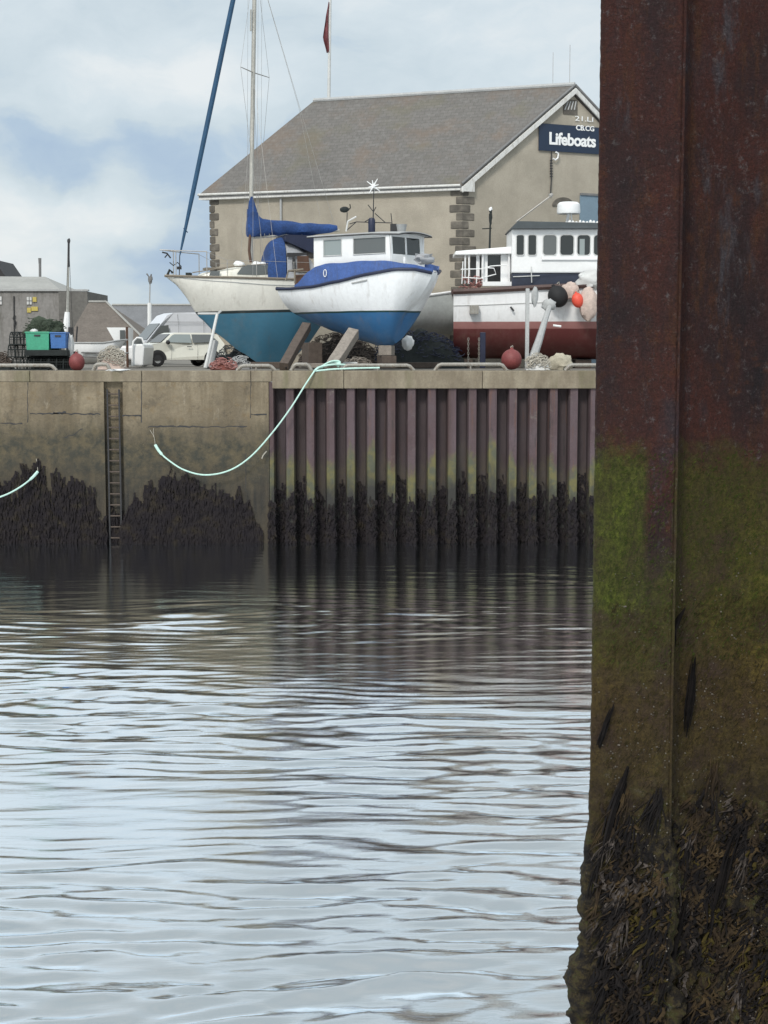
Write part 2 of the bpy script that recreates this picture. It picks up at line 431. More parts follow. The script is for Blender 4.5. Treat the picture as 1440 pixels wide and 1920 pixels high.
m = Mat('wet_weed'); m.col(m.ramp(m.noise(3, 5), [(.3, (.016, .014, .017, 1)), (.55, (.021, .018, .019, 1)), (.75, (.034, .028, .020, 1))])).set(.9, 0, .12); M['weed'] = m.m

# ---- concrete quay wall, with a recess for the ladder
wall = thing('quay_wall', (PX(250, 50), 50.4, 0), 'stained concrete harbour wall with horizontal cracks, left of the rusty corrugated piling', 'wall')
xl, lx0, lx1, xs_ = -60., PX(193, 50), PX(229, 50), PX(503, 50)
zt = 5.24
b = MB()
b.box((xl, 50, -2), (lx0, 51, zt)); b.box((lx1, 50, -2), (xs_, 51, zt)); b.box((lx0, 50.22, -2), (lx1, 51, zt-.002))
b.build('concrete_face', 'wall', wall)
b = MB()
x = xl; k = 0
for x2 in [-40, -25, PX(55, 50), PX(265, 50), PX(470, 50), PX(510, 50)]:
    b.box((x + .008, 49.985 - .01*(k % 2), zt + .006), (x2 - .008, 51.0, Q)); x = x2; k += 1
b.build('coping', 'coping', wall, bevel=.02)
b = MB()      # lift joints and cracks, ragged dark grooves standing as thin recess strips
def crack(pts, w_=.018):
    rows = []
    for i, (px, py) in enumerate(pts):
        p = P(px, py, 49.996); ww = w_ * random.uniform(.5, 1.6)
        rows.append([(p.x, 49.994, p.z - ww), (p.x, 49.994, p.z + ww)])
    b.grid(rows)
def wig(x0, x1, y, a=1.2, st=6): return [(x, y + random.uniform(-a, a)) for x in range(x0, x1, st)]
crack(wig(56, 194, 776, 1.4)); crack(wig(100, 128, 774, 1.5, 4), .03); crack(wig(229, 266, 779)); crack(wig(277, 468, 800)); crack(wig(0, 46, 794)); crack(wig(-200, -6, 790))
crack(wig(470, 503, 777, .6)); crack([(148 + random.uniform(-1, 1), y) for y in range(786, 796, 3)], .012)
crack([(120 + i*5 + random.uniform(-1, 1), 820 - i*2 + random.uniform(-3, 3)) for i in range(8)], .012)
def vcrack(px, y0, y1, w_=.012):
    rows = []
    for y in range(y0, y1, 8):
        p = P(px + random.uniform(-.7, .7), y, 49.996); ww = w_ * random.uniform(.5, 1.5); rows.append([(p.x - ww, 49.994, p.z), (p.x + ww, 49.994, p.z)])
    b.grid(rows)
vcrack(265, 712, 800); vcrack(52, 712, 794, .009); vcrack(470, 712, 790, .009); vcrack(461, 850, 930, .009)
b.build('cracks', 'dark', wall)

# ---- ladder
ld = thing('quay_ladder', (PX(211, 50), 50.1, 0), 'dark weedy steel ladder set in a slot down the concrete wall', 'ladder')
for px in (200, 222):
    b = MB(); X = PX(px, 50.1); b.box((X - .025, 50.06, -1), (X + .025, 50.12, 5.0)); b.build('side_rail', 'dark', ld)
z = 4.85
while z > -.6:
    b = MB(); b.tube([(PX(200, 50.1), 50.09, z), (PX(222, 50.1), 50.09, z)], .026, 6); b.build('rung', 'darktimber', ld); z -= .36

# ---- steel sheet piling under a concrete capping beam
sp = thing('sheet_pile_wall', (PX(800, 50), 50.3, 0), 'purple-brown corrugated steel sheet piling under a concrete beam', 'piling')
prof = []; x = xs_ + .02; per = .655
prof.append((x, 50.0)); prof.append((x + .13, 50.0))
x += .13
while x < 24:
    prof += [(x + .07, 50.44), (x + .345, 50.44), (x + .415, 49.99), (x + .655, 49.99)]; x += per
zs_ = [-2, 0, 1, 2, 3, 4, zt]
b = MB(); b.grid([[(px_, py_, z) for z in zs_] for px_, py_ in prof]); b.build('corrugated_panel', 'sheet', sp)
b = MB(); x = PX(510, 50) + .005
for x2 in [PX(645, 50), PX(905, 50), PX(1140, 50), 14, 20, 60]:
    b.box((x, 49.90, 5.03), (x2 - .012, 51.0, Q)); x = x2
b.build('capping_beam', 'coping', sp, bevel=.025)
b = MB(); b.box((24, 50.1, -2), (60, 51, 5.02)); b.build('concrete_face', 'wall', sp)

# ---- hanging weed
def weed_curtain(name, f, n, Yf, label, seed, lmin=.18, lmax=.5):
    r_ = random.Random(seed); b = MB(); b.keep = True
    for _ in range(n):
        x, z = f(r_)
        if z is None: continue
        y = Yf(x); l = r_.uniform(lmin, lmax); w_ = r_.uniform(.014, .045); dx = r_.uniform(-.07, .07); rows = []
        out_ = r_.uniform(.03, .10); ph = r_.uniform(0, 6)
        for k in range(4):
            t = k / 3; zz = z - l * t; cx = x + dx * t + .02 * math.sin(ph + t * 5); yy = y - .02 - out_ * math.sin(min(1, t * 1.25) * math.pi * .75)
            ww = w_ * (1.1 - .8 * t * t); rows.append([(cx - ww, yy, zz), (cx + ww, yy + r_.uniform(-.02, .02), zz)])
        b.grid(rows)
    o = b.build(name, 'weed'); tag(o, label, 'seaweed', kind='stuff'); return o
def interp(x, tab):
    for (x0, y0), (x1, y1) in zip(tab, tab[1:]):
        if x0 <= x <= x1: return y0 + (y1 - y0) * (x - x0) / (x1 - x0)
    return None
mound = [(226, 1000), (240, 962), (252, 938), (266, 930), (282, 914), (300, 904), (322, 891), (345, 900), (362, 896), (378, 912), (396, 920), (420, 918), (432, 934), (446, 922), (456, 944), (470, 950), (481, 985), (492, 1010)]
def f1(r_):
    px = r_.uniform(227, 491); top = interp(px, mound) + 26 * mnoise.noise(Vector((px * .07, 1, 0))) + r_.gauss(0, 5); py = top + (1025 - top) * r_.random() ** .8 + r_.uniform(-4, 6); p = P(px, py, 50); return p.x, p.z + .1
weed_curtain('seaweed', f1, 3000, lambda x: 50.0, 'dark mound of hanging seaweed on the concrete wall right of the ladder', 1)
mass = [(-700, 880), (-300, 900), (-60, 885), (10, 892), (45, 880), (75, 872), (110, 893), (150, 908), (175, 925), (195, 955), (240, 975)]
def f2(r_):
    px = r_.uniform(-500, 238); top = interp(px, mass) + 40 * mnoise.noise(Vector((px * .05, 5, 0))) + r_.gauss(0, 6); py = top + (1025 - top) * r_.random() ** .8 + r_.uniform(-6, 8); p = P(px, py, 50); return p.x, p.z + .1
weed_curtain('seaweed', f2, 4600, lambda x: 50.0 if not lx0 < x < lx1 else 50.2, 'dark blanket of seaweed on the concrete wall left of the ladder', 2)
pts_ = np.array(prof)
def yprof(x): return float(np.interp(x, pts_[:, 0], pts_[:, 1]))
def f3(r_):
    x = r_.uniform(xs_, 12); n_ = mnoise.noise(Vector((x * 1.3, 3, 0))) * .45 + mnoise.noise(Vector((x * .35, 9, 0))) * .5
    return x, .05 + (1.95 + n_ - (.55 if yprof(x) < 50.1 else 0)) * r_.random() ** 1.5 + abs(r_.gauss(0, .08))
weed_curtain('seaweed', f3, 5600, yprof, 'dark seaweed fringe along the foot of the corrugated piling', 3, .12, .34)

# ================================================================ LIFEBOAT STATION
A = Vector((PX(865, 62), 62, 0)); B = Vector((PX(398, 65.9), 65.9, 0))
AP = P(1068, 160, 64.2)                     # gable apex
u = (B - A).normalized(); vv = Vector((AP.x - A.x, AP.y - A.y, 0)); hw = vv.length; vv.normalize()
LL = (B - A).length
RZ = AP.z; _eb = PZ(347, 61.9) + .05; EZ = RZ - hw * (RZ - _eb) / (hw + .26)
Cc = A + vv * 2 * hw; D = Cc + u * LL
st = thing('lifeboat_station', (A.x, A.y, Q), 'beige harled building with long grey slate roof behind the boats', 'building')
def pt(s, t, z): p = A + u * s + vv * t; return Vector((p.x, p.y, z))   # s along the long side, t along the gable
b = MB()
ez = EZ - .12
b.add([pt(0,0,Q-.3), pt(LL,0,Q-.3), pt(LL,2*hw,Q-.3), pt(0,2*hw,Q-.3), pt(0,0,ez), pt(LL,0,ez), pt(LL,2*hw,ez), pt(0,2*hw,ez), pt(0,hw,RZ-.25), pt(LL,hw,RZ-.25)],
      [(0,1,5,4), (2,3,7,6), (3,0,4,8,7), (1,2,6,9,5)])
m = Mat('harled_wall'); a = m.noise(.9, 6, .6); f_ = m.noise(26, 5, .75); sk = m.noise(.8, 6, .6, (1, 1, .3))
c = m.ramp(a, [(.3, (.33, .30, .245, 1)), (.5, (.39, .352, .288, 1)), (.7, (.44, .40, .33, 1))]); c = m.mix(m.rng(sk, .55, .75, 0, .5), c, (.24, .215, .175, 1))
c = m.mix(m.rng(f_, .45, .75, 0, .35), c, (.20, .18, .15, 1)); m.col(c).set(.9); m.bump(f_, .02); M['harl'] = m.m
b.build('wall', 'harl', st)
m = Mat('slate_roof'); uvn = m.n('ShaderNodeUVMap')
br = m.n('ShaderNodeTexBrick'); br.inputs['Scale'].default_value = 1; br.inputs['Brick Width'].default_value = .34; br.inputs['Row Height'].default_value = .22; br.inputs['Mortar Size'].default_value = .008
br.inputs['Color1'].default_value = (.125, .118, .11, 1); br.inputs['Color2'].default_value = (.148, .139, .13, 1); br.inputs['Mortar'].default_value = (.08, .075, .07, 1)
m.l(uvn.outputs[0], br.inputs['Vector'])
a = m.noise(.55, 7, .65); a2 = m.noise(.9, 6, .6, (1, 1, 2.2)); a3 = m.noise(6, 6, .7)
c = m.mix(m.rng(a, .50, .64, 0, .45), br.outputs['Color'], (.17, .12, .085, 1))
c = m.mix(m.rng(a2, .55, .75, 0, .5), c, (.10, .097, .092, 1)); c = m.mix(m.rng(a3, .5, .8, 0, .5), c, (.26, .26, .25, 1))
c = m.mix(m.rng(m.noise(.35, 5, .6, (1, 1, 1.4)), .54, .64, 0, .35), c, (.13, .12, .07, 1))
m.col(c).set(.75); m.bump(br.outputs['Fac'], .012, -1.); M['slate'] = m.m
M['trim'] = paint('weathered_white_trim', (.64, .64, .62, 1), .5, .12, 3, dirt=(.36, .34, .30, 1))
ovs, oe = .22, .26                     # verge and eave overhang
def slope(t0, side, name):
    """one roof slab; side -1 faces the camera"""
    dirn = (RZ - EZ) / hw
    def q(s, t, dz): 
        zz = RZ - abs(t - hw) * dirn + dz; return pt(s, t, zz)
    te = -oe if side < 0 else 2*hw + oe
    lo = [q(-ovs, te, -.10), q(LL + ovs, te, -.10), q(LL + ovs, hw, -.10), q(-ovs, hw, -.10)]
    hi = [q(-ovs, te, .0), q(LL + ovs, te, .0), q(LL + ovs, hw, .0), q(-ovs, hw, .0)]
    b = MB(); b.hexa(lo, hi)
    sl = math.sqrt(1 + dirn**2)
    b.build(name, 'slate', st, uv=lambda co: ((co - A).dot(u), (RZ - co.z) / math.sin(math.atan(dirn))))
    return q
q = slope(0, -1, 'roof'); slope(0, 1, 'roof')
b = MB(); b.tube([pt(-ovs, hw, RZ + .03), pt(LL + ovs, hw, RZ + .03)], .09, 8); b.build('ridge', 'lgrey', st, True)
# fascia and gutter along the eave: two white lines with a dark gap
def along(s0, s1, t, z, h_, th, mat, name):
    b = MB(); b.hexa([pt(s0, t, z), pt(s1, t, z), pt(s1, t - th, z), pt(s0, t - th, z)], [pt(s0, t, z+h_), pt(s1, t, z+h_), pt(s1, t - th, z+h_), pt(s0, t - th, z+h_)]); return b.build(name, mat, st)
eb = RZ - (hw + oe) * (RZ - EZ) / hw
along(-ovs, LL + ovs, -oe - .012, eb - .25, .07, .05, 'trim', 'fascia')
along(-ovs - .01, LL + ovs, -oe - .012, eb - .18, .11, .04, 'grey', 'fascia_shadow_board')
b = MB(); b.tube([pt(-ovs - .02, -oe - .09, eb - .07), pt(LL + ovs, -oe - .09, eb - .04)], .05, 8); b.build('gutter', 'trim', st, True)
b = MB(); b.hexa([pt(-ovs+.04, -oe+.0, eb - .255), pt(LL+ovs-.04, -oe+.0, eb - .255), pt(LL+ovs-.04, .0, eb - .255), pt(-ovs+.04, .0, eb - .255)],
                 [pt(-ovs+.04, -oe+.0, eb - .235), pt(LL+ovs-.04, -oe+.0, eb - .235), pt(LL+ovs-.04, .0, eb - .235), pt(-ovs+.04, .0, eb - .235)]); b.build('soffit', 'offwhite', st)
b = MB(); dp = LL * .70; b.tube([pt(dp, -.09, eb - .3), pt(dp, -.09, Q)], .05, 8); b.build('downpipe', 'lgrey', st, True)
# white bargeboards on the gable
for side in (-1, 1):
    te = -oe if side < 0 else 2*hw + oe
    dz = .21; b = MB()
    lo = q(0, te, 0); 
    p0, p1 = pt(-ovs - .012, te, eb - .13), pt(-ovs - .012, hw, RZ - .12)
    off = Vector(u) * -.05
    b.hexa([p0 - Vector((0,0,dz)), p0 - Vector((0,0,dz)) + off, p1 - Vector((0,0,dz)) + off, p1 - Vector((0,0,dz))], [p0, p0 + off, p1 + off, p1]); b.build('bargeboard', 'trim', st)
    b = MB(); p0 = p0 + Vector((0,0,.135)); p1 = p1 + Vector((0,0,.13)); b.tube([p0, p1], .055, 6); b.build('verge', 'grey', st)
# boxed eave return at the near corner
b = MB(); b.prism([pt(-ovs-.07, -oe-.02, eb-.30), pt(-ovs-.07, .25, eb-.30), pt(-ovs-.07, .25, eb+.08), pt(-ovs-.07, -oe-.02, eb-.14)], Vector(u)*.12); b.build('eave_return', 'trim', st)
# quoins
def quoins(s_at, sgn, tfaces, name):
    b = MB(); z = Q; k = 0
    while z < EZ - .45:
        h_ = .31; lng = .46 if k % 2 else .24; lng2 = .24 if k % 2 else .46; lng += random.uniform(-.03, .05); lng2 += random.uniform(-.03, .05); jj = random.uniform(0, .02)
        if s_at == 0:
            b.hexa([pt(-.03-jj,-.03-jj,z+.012), pt(lng*1.0,-.03-jj,z+.012), pt(lng*1.0,lng2*1.2,z+.012), pt(-.03-jj,lng2*1.2,z+.012)], [pt(-.03-jj,-.03-jj,z+h_), pt(lng,-.03-jj,z+h_), pt(lng,lng2*1.2,z+h_), pt(-.03-jj,lng2*1.2,z+h_)])
        else:
            b.hexa([pt(LL-lng*.8,-.03-jj,z+.012), pt(LL+.03,-.03-jj,z+.012), pt(LL+.03,.3,z+.012), pt(LL-lng*.8,.3,z+.012)], [pt(LL-lng*.8,-.03-jj,z+h_), pt(LL+.03,-.03-jj,z+h_), pt(LL+.03,.3,z+h_), pt(LL-lng*.8,.3,z+h_)])
        z += h_ + .01; k += 1
    b.build(name, 'quoin', st, bevel=.03)
m = Mat('quoin_stone'); a = m.noise(1.9, 5, .6); m.col(m.ramp(a, [(.3, (.075, .068, .06, 1)), (.52, (.13, .118, .10, 1)), (.72, (.25, .225, .19, 1))])).set(.9); m.bump(m.noise(12, 5), .02); M['quoin'] = m.m
quoins(0, 1, None, 'quoin_stones'); quoins(LL, 1, None, 'quoin_stones')
# things on the gable: helper plane
gn = Vector((-vv.y, vv.x, 0)); 
if gn.y > 0: gn = -gn
def on_gable(px, py, off=.0):
    d = ray(px, py); o = Vector((0, 0, H)); p0 = A + gn * off
    t = (p0 - o).dot(gn) / d.dot(gn); return o + d * t
def gslab(x0, y0, x1, y1, off, th, name, mat, parent=None):
    a_, c_ = on_gable(x0, y0, off), on_gable(x1, y1, off); c_.z = on_gable(x0, y1, off).z; b = MB()
    p = [Vector((a_.x, a_.y, c_.z)), Vector((c_.x, c_.y, c_.z)), Vector((c_.x, c_.y, a_.z)), Vector((a_.x, a_.y, a_.z))]
    b.prism(p, gn * th); return b.build(name, mat, parent or st)
# door, arch, vent
gslab(1087, 366, 1210, 700, .0, .04, 'door', 'bluedoor') if M.setdefault('bluedoor', paint('pale_blue_door', (.19, .27, .34, 1), .5, .15, 2)) else None
gslab(1087, 362, 1214, 366, .0, .09, 'lintel', 'grey')
b = MB(); arc = []
for k in range(13):
    a_ = math.pi * k / 12; arc.append(on_gable(1055 - 20 * math.cos(a_), 386 - 16 * math.sin(a_), 0))
b.prism(arc, gn * .05); b.build('arch_head', 'quoin', st)
vt = gslab(1056, 186, 1082, 214, .0, .03, 'gable_vent', 'quoin')
for k in range(4):
    b = MB(); p0 = on_gable(1059 + k*6, 206, .035); p1 = on_gable(1065 + k*5, 190, .035); b.tube([p0, p1], .03, 5); b.build('louvre', 'lgrey', vt)

# sign: fixed to the wall, hangs on the building, its own thing
sg0 = on_gable(1010, 283, .06)
sign = thing('sign', sg0, 'navy sign with white lettering high on the gable wall', 'sign')
s1 = gslab(1010, 231, 1215, 282, .03, .05, 'board', 'signnavy', sign) if M.setdefault('signnavy', paint('sign_navy', (.014, .028, .060, 1), .4, .15, 2)) else None
gdir = vv.normalized()
if gdir.x < 0: gdir = -gdir
def text_on_gable(txt, px0, px1, py0, py1, mat, parent, off=.09, name='lettering', bold=.0):
    a_ = on_gable(px0, py1, off); c_ = on_gable(px1, py1, off); top = on_gable(px0, py0, off); hgt = top.z - a_.z
    T0 = Matrix.Translation(a_) @ Matrix((( gdir.x, 0, -gdir.y*1, 0), (gdir.y, 0, gdir.x*1, 0), (0, 1, 0, 0), (0, 0, 0, 1)))
    o = text_mesh(txt, 1.0, Matrix.Identity(4), mat, parent, name, .008, bold)
    base = ORIG[o.name]; xs = [(v.co + base).x for v in o.data.vertices]; zs = [(v.co + base).y for v in o.data.vertices]
    sx = (c_ - a_).length / (max(xs) - min(xs)); sy = hgt / (max(zs) - min(zs)); x0, y0 = min(xs), min(zs)
    for v in o.data.vertices:
        w_ = v.co + base; q_ = T0 @ Vector(((w_.x - x0) * sx, (w_.y - y0) * sy, -w_.z)); v.co = q_ - base
    return o
text_on_gable('Lifeboats', 1030, 1117, 247, 271, 'clean_white', sign, bold=.03)
text_on_gable('CB.CG', 1080, 1114, 234, 244, 'clean_white', sign, bold=.02)
text_on_gable('21.LI', 1078, 1112, 217, 226, 'clean_white', sign, .05, bold=.0)
# floodlight bracket and cable under the sign
b = MB(); b.tube([on_gable(1034, 284, .08), on_gable(1033, 310, .06), on_gable(1034, 330, .06), on_gable(1032, 368, .06)], .025, 6)
for y in range(300, 334, 5): b.box(on_gable(1031, y, .03), on_gable(1036, y + 2, .11))
b.build('cable', 'dark', st)
b = MB(); b.tube([on_gable(x, y, .12) for x, y in ((1042, 285), (1047, 288), (1046, 296), (1041, 300), (1037, 297))], .035, 6); b.build('hook_bracket', 'clean_white', st)
# roof aerials
b = MB(); p = pt(0, hw, RZ + .05); b.tube([p, p + Vector((0, 0, 1.55))], .014, 5); p2 = pt(.7, hw, RZ + .05); b.tube([p2, p2 + Vector((0, 0, 1.3))], .012, 5); b.build('aerial', 'lgrey', st)
# ================================================================ BOATS
def lerp_tab(t, tab):
    if t <= tab[0][0]: return tab[0][1]
    for (a0, b0), (a1, b1) in zip(tab, tab[1:]):
        if t <= a1:
            k = (t - a0) / (a1 - a0); k = k*k*(3-2*k) * .35 + k * .65; return b0 + (b1 - b0) * k
    return tab[-1][1]
class Hull:
    """local frame: stern at x=0, bow towards +x, port +y, z up (world z)"""
    def __init__(s, L, beam, sheer, keel, p=1.6, q=1.3, rake=.8, bow=3.0, thin=.04, tuck=.0, rk=1.15):
        s.rk = rk
        s.L, s.beam, s.sheer, s.keel, s.p, s.q, s.rake, s.bow, s.thin, s.tuck = L, beam, sheer, keel, p, q, rake, bow, thin, tuck
    def hb(s, k): return lerp_tab(k, s.beam)
    def pos(s, k, side, t, out=0.):
        zs, zk = lerp_tab(k, s.sheer), lerp_tab(k, s.keel)
        b = s.hb(k) * (max(0, 1 - t ** s.p) ** s.q) + s.thin * min(1, (1 - k) * 12 + .15) * (1 if t < 1 else .5)
        z = zs + (zk - zs) * t
        x = k * s.L - s.rake * (t ** s.rk) * k ** s.bow + s.tuck * t * (1 - k) ** 4
        return Vector((x, side * (b + out), z))
    def shell(s, ns=34, nt_=16):
        ks = [1 - (1 - i / ns) ** 1.35 for i in range(ns + 1)]
        rows = []
        for k in ks:
            row = [s.pos(k, -1, j / nt_) for j in range(nt_ + 1)] + [s.pos(k, 1, j / nt_) for j in range(nt_, -1, -1)]
            rows.append(row)
        return rows
    def rail(s, side, k0, k1, n=30, dz=0., out=0., t=0.):
        o = []
        for i in range(n + 1):
            k = k0 + (k1 - k0) * i / n; p = s.pos(k, side, t, out); o.append(p + Vector((0, 0, dz)))
        return o
def hull_mat(name, bands, slope=0., org=0., dirt=(.5, .48, .42, 1), rough=.4):
    """paint bands by height on the hull: [(z_top, colour)] from keel up"""
    m = Mat(name); x, y, z = m.xyz('Object')
    zz = m.math('ADD', z, m.math('MULTIPLY', x, slope))
    zz = m.math('ADD', zz, m.rng(m.noise(1.5, 2), 0, 1, -.012, .012))
    c = bands[0][1]
    for (zt_, _), (_, nx) in zip(bands, bands[1:]):
        c = m.mix(m.rng(zz, zt_ - .008, zt_ + .008), c, nx)
    g = m.noise(1.1, 7, .65, (1, 1, .4)); g2 = m.noise(7, 6, .65)
    c = m.mix(m.rng(g, .5, .85, 0, .4), c, m.mix(.55, c, dirt)); c = m.mix(m.rng(g2, .3, .7, 0, .10), c, (.0, .0, .0, 1))
    st_ = m.noise(2.2, 7, .7, (2.2, 2.2, .22)); c = m.mix(m.rng(st_, .54, .72, 0, .42), c, m.mix(.7, c, (.20, .15, .10, 1)))
    sc_ = m.noise(14, 6, .75, (.4, 1, 1.6)); c = m.mix(m.rng(sc_, .62, .70, 0, .35), c, m.mix(.6, c, (.12, .11, .10, 1)))
    m.col(c).set(rough); return m.m
def deck(h, T, dz, mat, root, name='deck', k0=.0, k1=1., inset=.03):
    b = MB(T); rows = []
    for i in range(25):
        k = k0 + (k1 - k0) * i / 24; a_, c_ = h.pos(k, -1, 0, -inset), h.pos(k, 1, 0, -inset)
        a_.z += dz; c_.z += dz; mid = (a_ + c_) / 2; mid.z += .05; rows.append([a_, mid, c_])
    b.grid(rows); return b.build(name, mat, root)
def wall_strip(h, T, prof, k0, k1, out, th=.05, n=30, sides=(-1, 1)):
    """plate standing on the sheer, height given by prof(k)"""
    b = MB(T)
    for s_ in sides:
        rows = []
        for i in range(n + 1):
            k = k0 + (k1 - k0) * i / n; p = h.pos(k, s_, 0, out); q_ = h.pos(k, s_, 0, out - th); hh = prof(k)
            rows.append([p, p + Vector((0, s_*.02, hh)), q_ + Vector((0, 0, hh)), q_])
        b.grid(rows, None, True)
    return b

# ---------------------------------------------------------------- white and blue cabin boat
phi = R(38); bowpt = Vector((PX(815, 51.9), 51.9)); Lb = 6.15
hd = Vector((math.cos(phi), -math.sin(phi)))
s0 = bowpt - hd * Lb
T = Matrix.Translation((s0.x, s0.y, 0)) @ Matrix.Rotation(-phi, 4, 'Z')
zz_ = lambda py, Y: PZ(py, Y)
hb = Hull(Lb, [(0, .92), (.2, 1.15), (.5, 1.32), (.72, 1.22), (.86, 1.0), (.95, .64), (1, .14)],
          [(0, zz_(541, 55)), (.12, zz_(542, 55)), (.3, zz_(539, 54.4)), (.5, zz_(529, 53.5)), (.7, zz_(515, 52.6)), (.87, zz_(505, 52)), (.95, zz_(505, 51.9)), (1, zz_(511, 51.9))],
          [(0, 7.45), (.15, 7.15), (.3, 6.9), (.55, 6.55), (.74, 6.32), (.86, 6.50), (.95, 7.1), (1, 7.45)], p=2.1, q=.8, rake=1.25, bow=3.2, thin=.06, tuck=.25, rk=1.5)
cb = thing('cabin_boat', (s0.x, s0.y, Q), 'small white fishing boat with blue bulwark and three cabin windows, propped on the quay edge', 'boat')
rows = hb.shell(); b = MB(T); b.grid(rows); b.add(rows[0], [tuple(range(len(rows[0])))]); nr_ = len(rows[-1]); b.grid([rows[-1][:nr_//2], rows[-1][nr_//2:][::-1]])
zwl = zz_(592, 53) - 0
M['hull_blue'] = hull_mat('white_hull_blue_bottom', [(7.52 - Q, (.04, .15, .33, 1)), (7.58 - Q, (.012, .05, .05, 1)), (99, (.80, .82, .84, 1))], rough=.35)
o = b.build('hull', 'hull_blue', cb, True)
deck(hb, T, -.02, 'offwhite', cb)
b = MB(T)
for s_ in (-1, 1): b.tube(hb.rail(s_, 0, 1, 40, -.02, .03), .055, 8)
b.tube([hb.pos(0, -1, 0, .03), hb.pos(0, 1, 0, .03)], .055, 8); b.build('rubbing_strake', 'navy', cb, True)
def bprof(k): return lerp_tab(k, [(.12, .02), (.18, .12), (.27, .50), (.33, .64), (.42, .66), (.6, .52), (.78, .36), (.9, .17), (1, .10)])
wall_strip(hb, T, bprof, .16, 1., .0).build('bulwark', 'blue', cb, True)
b = MB(T)      # registration roundel on the bulwark
p = hb.pos(.415, -1, 0, .03) + Vector((0, 0, .36)); rr = []
for i in range(17):
    a_ = 2 * math.pi * i / 16; rr.append(p + Vector((.065 * math.cos(a_), -.025, .12 * math.sin(a_) - .02)))
b.tube(rr, .014, 5, cap=False); b.build('painted_ring', 'clean_white', cb)
b = MB(T); p = hb.pos(.60, -1, .07, .012); q_ = hb.pos(.70, -1, .07, .012); b.tube([p + Vector((0,0,-.04)), q_ + Vector((0,0,-.04))], .028, 6); b.build('name_patch', 'lgrey', cb)
# cabin
cx0, cx1, cw = 1.70, 5.02, .92
zb, ztop = 8.75, zz_(441, 53.2)
def frame_wall(b, o, ux, uz, W, Hh, holes, th):
    """wall panel from o along ux (width) and uz (height), with rectangular holes, thickness vector th"""
    xs = sorted({0, W, *[h[0] for h in holes], *[h[1] for h in holes]}); zs = sorted({0, Hh, *[h[2] for h in holes], *[h[3] for h in holes]})
    for i in range(len(xs) - 1):
        for j in range(len(zs) - 1):
            mx, mz = (xs[i]+xs[i+1])/2, (zs[j]+zs[j+1])/2
            if any(h[0] < mx < h[1] and h[2] < mz < h[3] for h in holes): continue
            p = [o + ux*xs[i] + uz*zs[j], o + ux*xs[i+1] + uz*zs[j], o + ux*xs[i+1] + uz*zs[j+1], o + ux*xs[i] + uz*zs[j+1]]; b.prism(p, th)
bx, bz = Vector((1, 0, 0)), Vector((0, 0, 1)); by = Vector((0, 1, 0))
hh = ztop - zb; sill, head = hh - .68, hh - .13
side_h = [(.40, 1.20, sill, head), (1.72, 3.10, sill, head)]
b = MB(T); frame_wall(b, Vector((cx0, -cw, zb)), bx, bz, cx1 - cx0, hh, side_h, by * .05); frame_wall(b, Vector((cx0, cw, zb)), bx, bz, cx1 - cx0, hh, side_h, by * -.05)
front_h = [(.10, .80, sill - .02, head), (.88, .90 + .72, sill - .02, head)]
tilt = Vector((.12, 0, 1)); frame_wall(b, Vector((cx1 + .002, -cw, zb)), by, Vector((-.06, 0, 1)), 2 * cw - .0, hh, front_h, bx * .045)
frame_wall(b, Vector((cx0 - .002, -cw, zb)), by, bz, 2 * cw, hh, [(.65, 1.2, .0, hh - .15)], bx * -.045)
b.build('cabin', 'white', cb)
def pane_rect(o, ux, uz, h_, off, mat, parent, nm='window', frame=True):
    b = MB(T); p = [o + ux*h_[0] + uz*h_[2], o + ux*h_[1] + uz*h_[2], o + ux*h_[1] + uz*h_[3], o + ux*h_[0] + uz*h_[3]]
    b.prism([x + off for x in p], off * .4); w_ = b.build(nm, mat, parent)
    if frame:
        b = MB(T); q_ = [x - off * .6 for x in p]; b.tube(q_ + [q_[0], q_[1]], .02, 4); b.build('frame', 'offwhite', w_)
    return w_
for i, h_ in enumerate(side_h):
    pane_rect(Vector((cx0, -cw, zb)), bx, bz, h_, by * .025, 'glass_grey' if i else 'glass_pale', cb); pane_rect(Vector((cx0, cw, zb)), bx, bz, h_, by * -.025, 'glass', cb)
for h_ in front_h: pane_rect(Vector((cx1, -cw, zb)), by, Vector((-.06, 0, 1)), h_, bx * .018, 'glass', cb)
b = MB(T); rows = []
for i in range(15):
    x = cx0 - .28 + (cx1 - cx0 + .62) * i / 14; row = []
    for j in range(9):
        v = -1 + 2 * j / 8; wd = (cw + .10) * (1 - .12 * max(0, (i - 10) / 4) ** 2); row.append((x, v * wd, ztop + .02 + .085 * (1 - v * v) - .012 * max(0, i - 10)))
    rows.append(row)
b.grid(rows); rows2 = [[(p[0], p[1], p[2] - .05) for p in r_] for r_ in rows]; b.grid([r_[::-1] for r_ in rows2])
edge = [r_[0] for r_ in rows] + rows[-1][1:] + [r_[-1] for r_ in rows[::-1]][1:] + rows[0][::-1][1:]
b.grid([edge, [(p[0], p[1], p[2] - .05) for p in edge]]); b.build('roof', 'lgrey', cb, True)
b = MB(T); b.tube([(p[0], p[1], p[2] - .05) for p in edge], .022, 5); b.build('roof_trim', 'dark', cb)
b = MB(T); b.box((cx1 - .1, -.7, zb - .3), (cx1 + .4, .7, zb + .05)); b.build('foredeck_box', 'offwhite', cb, bevel=.04)
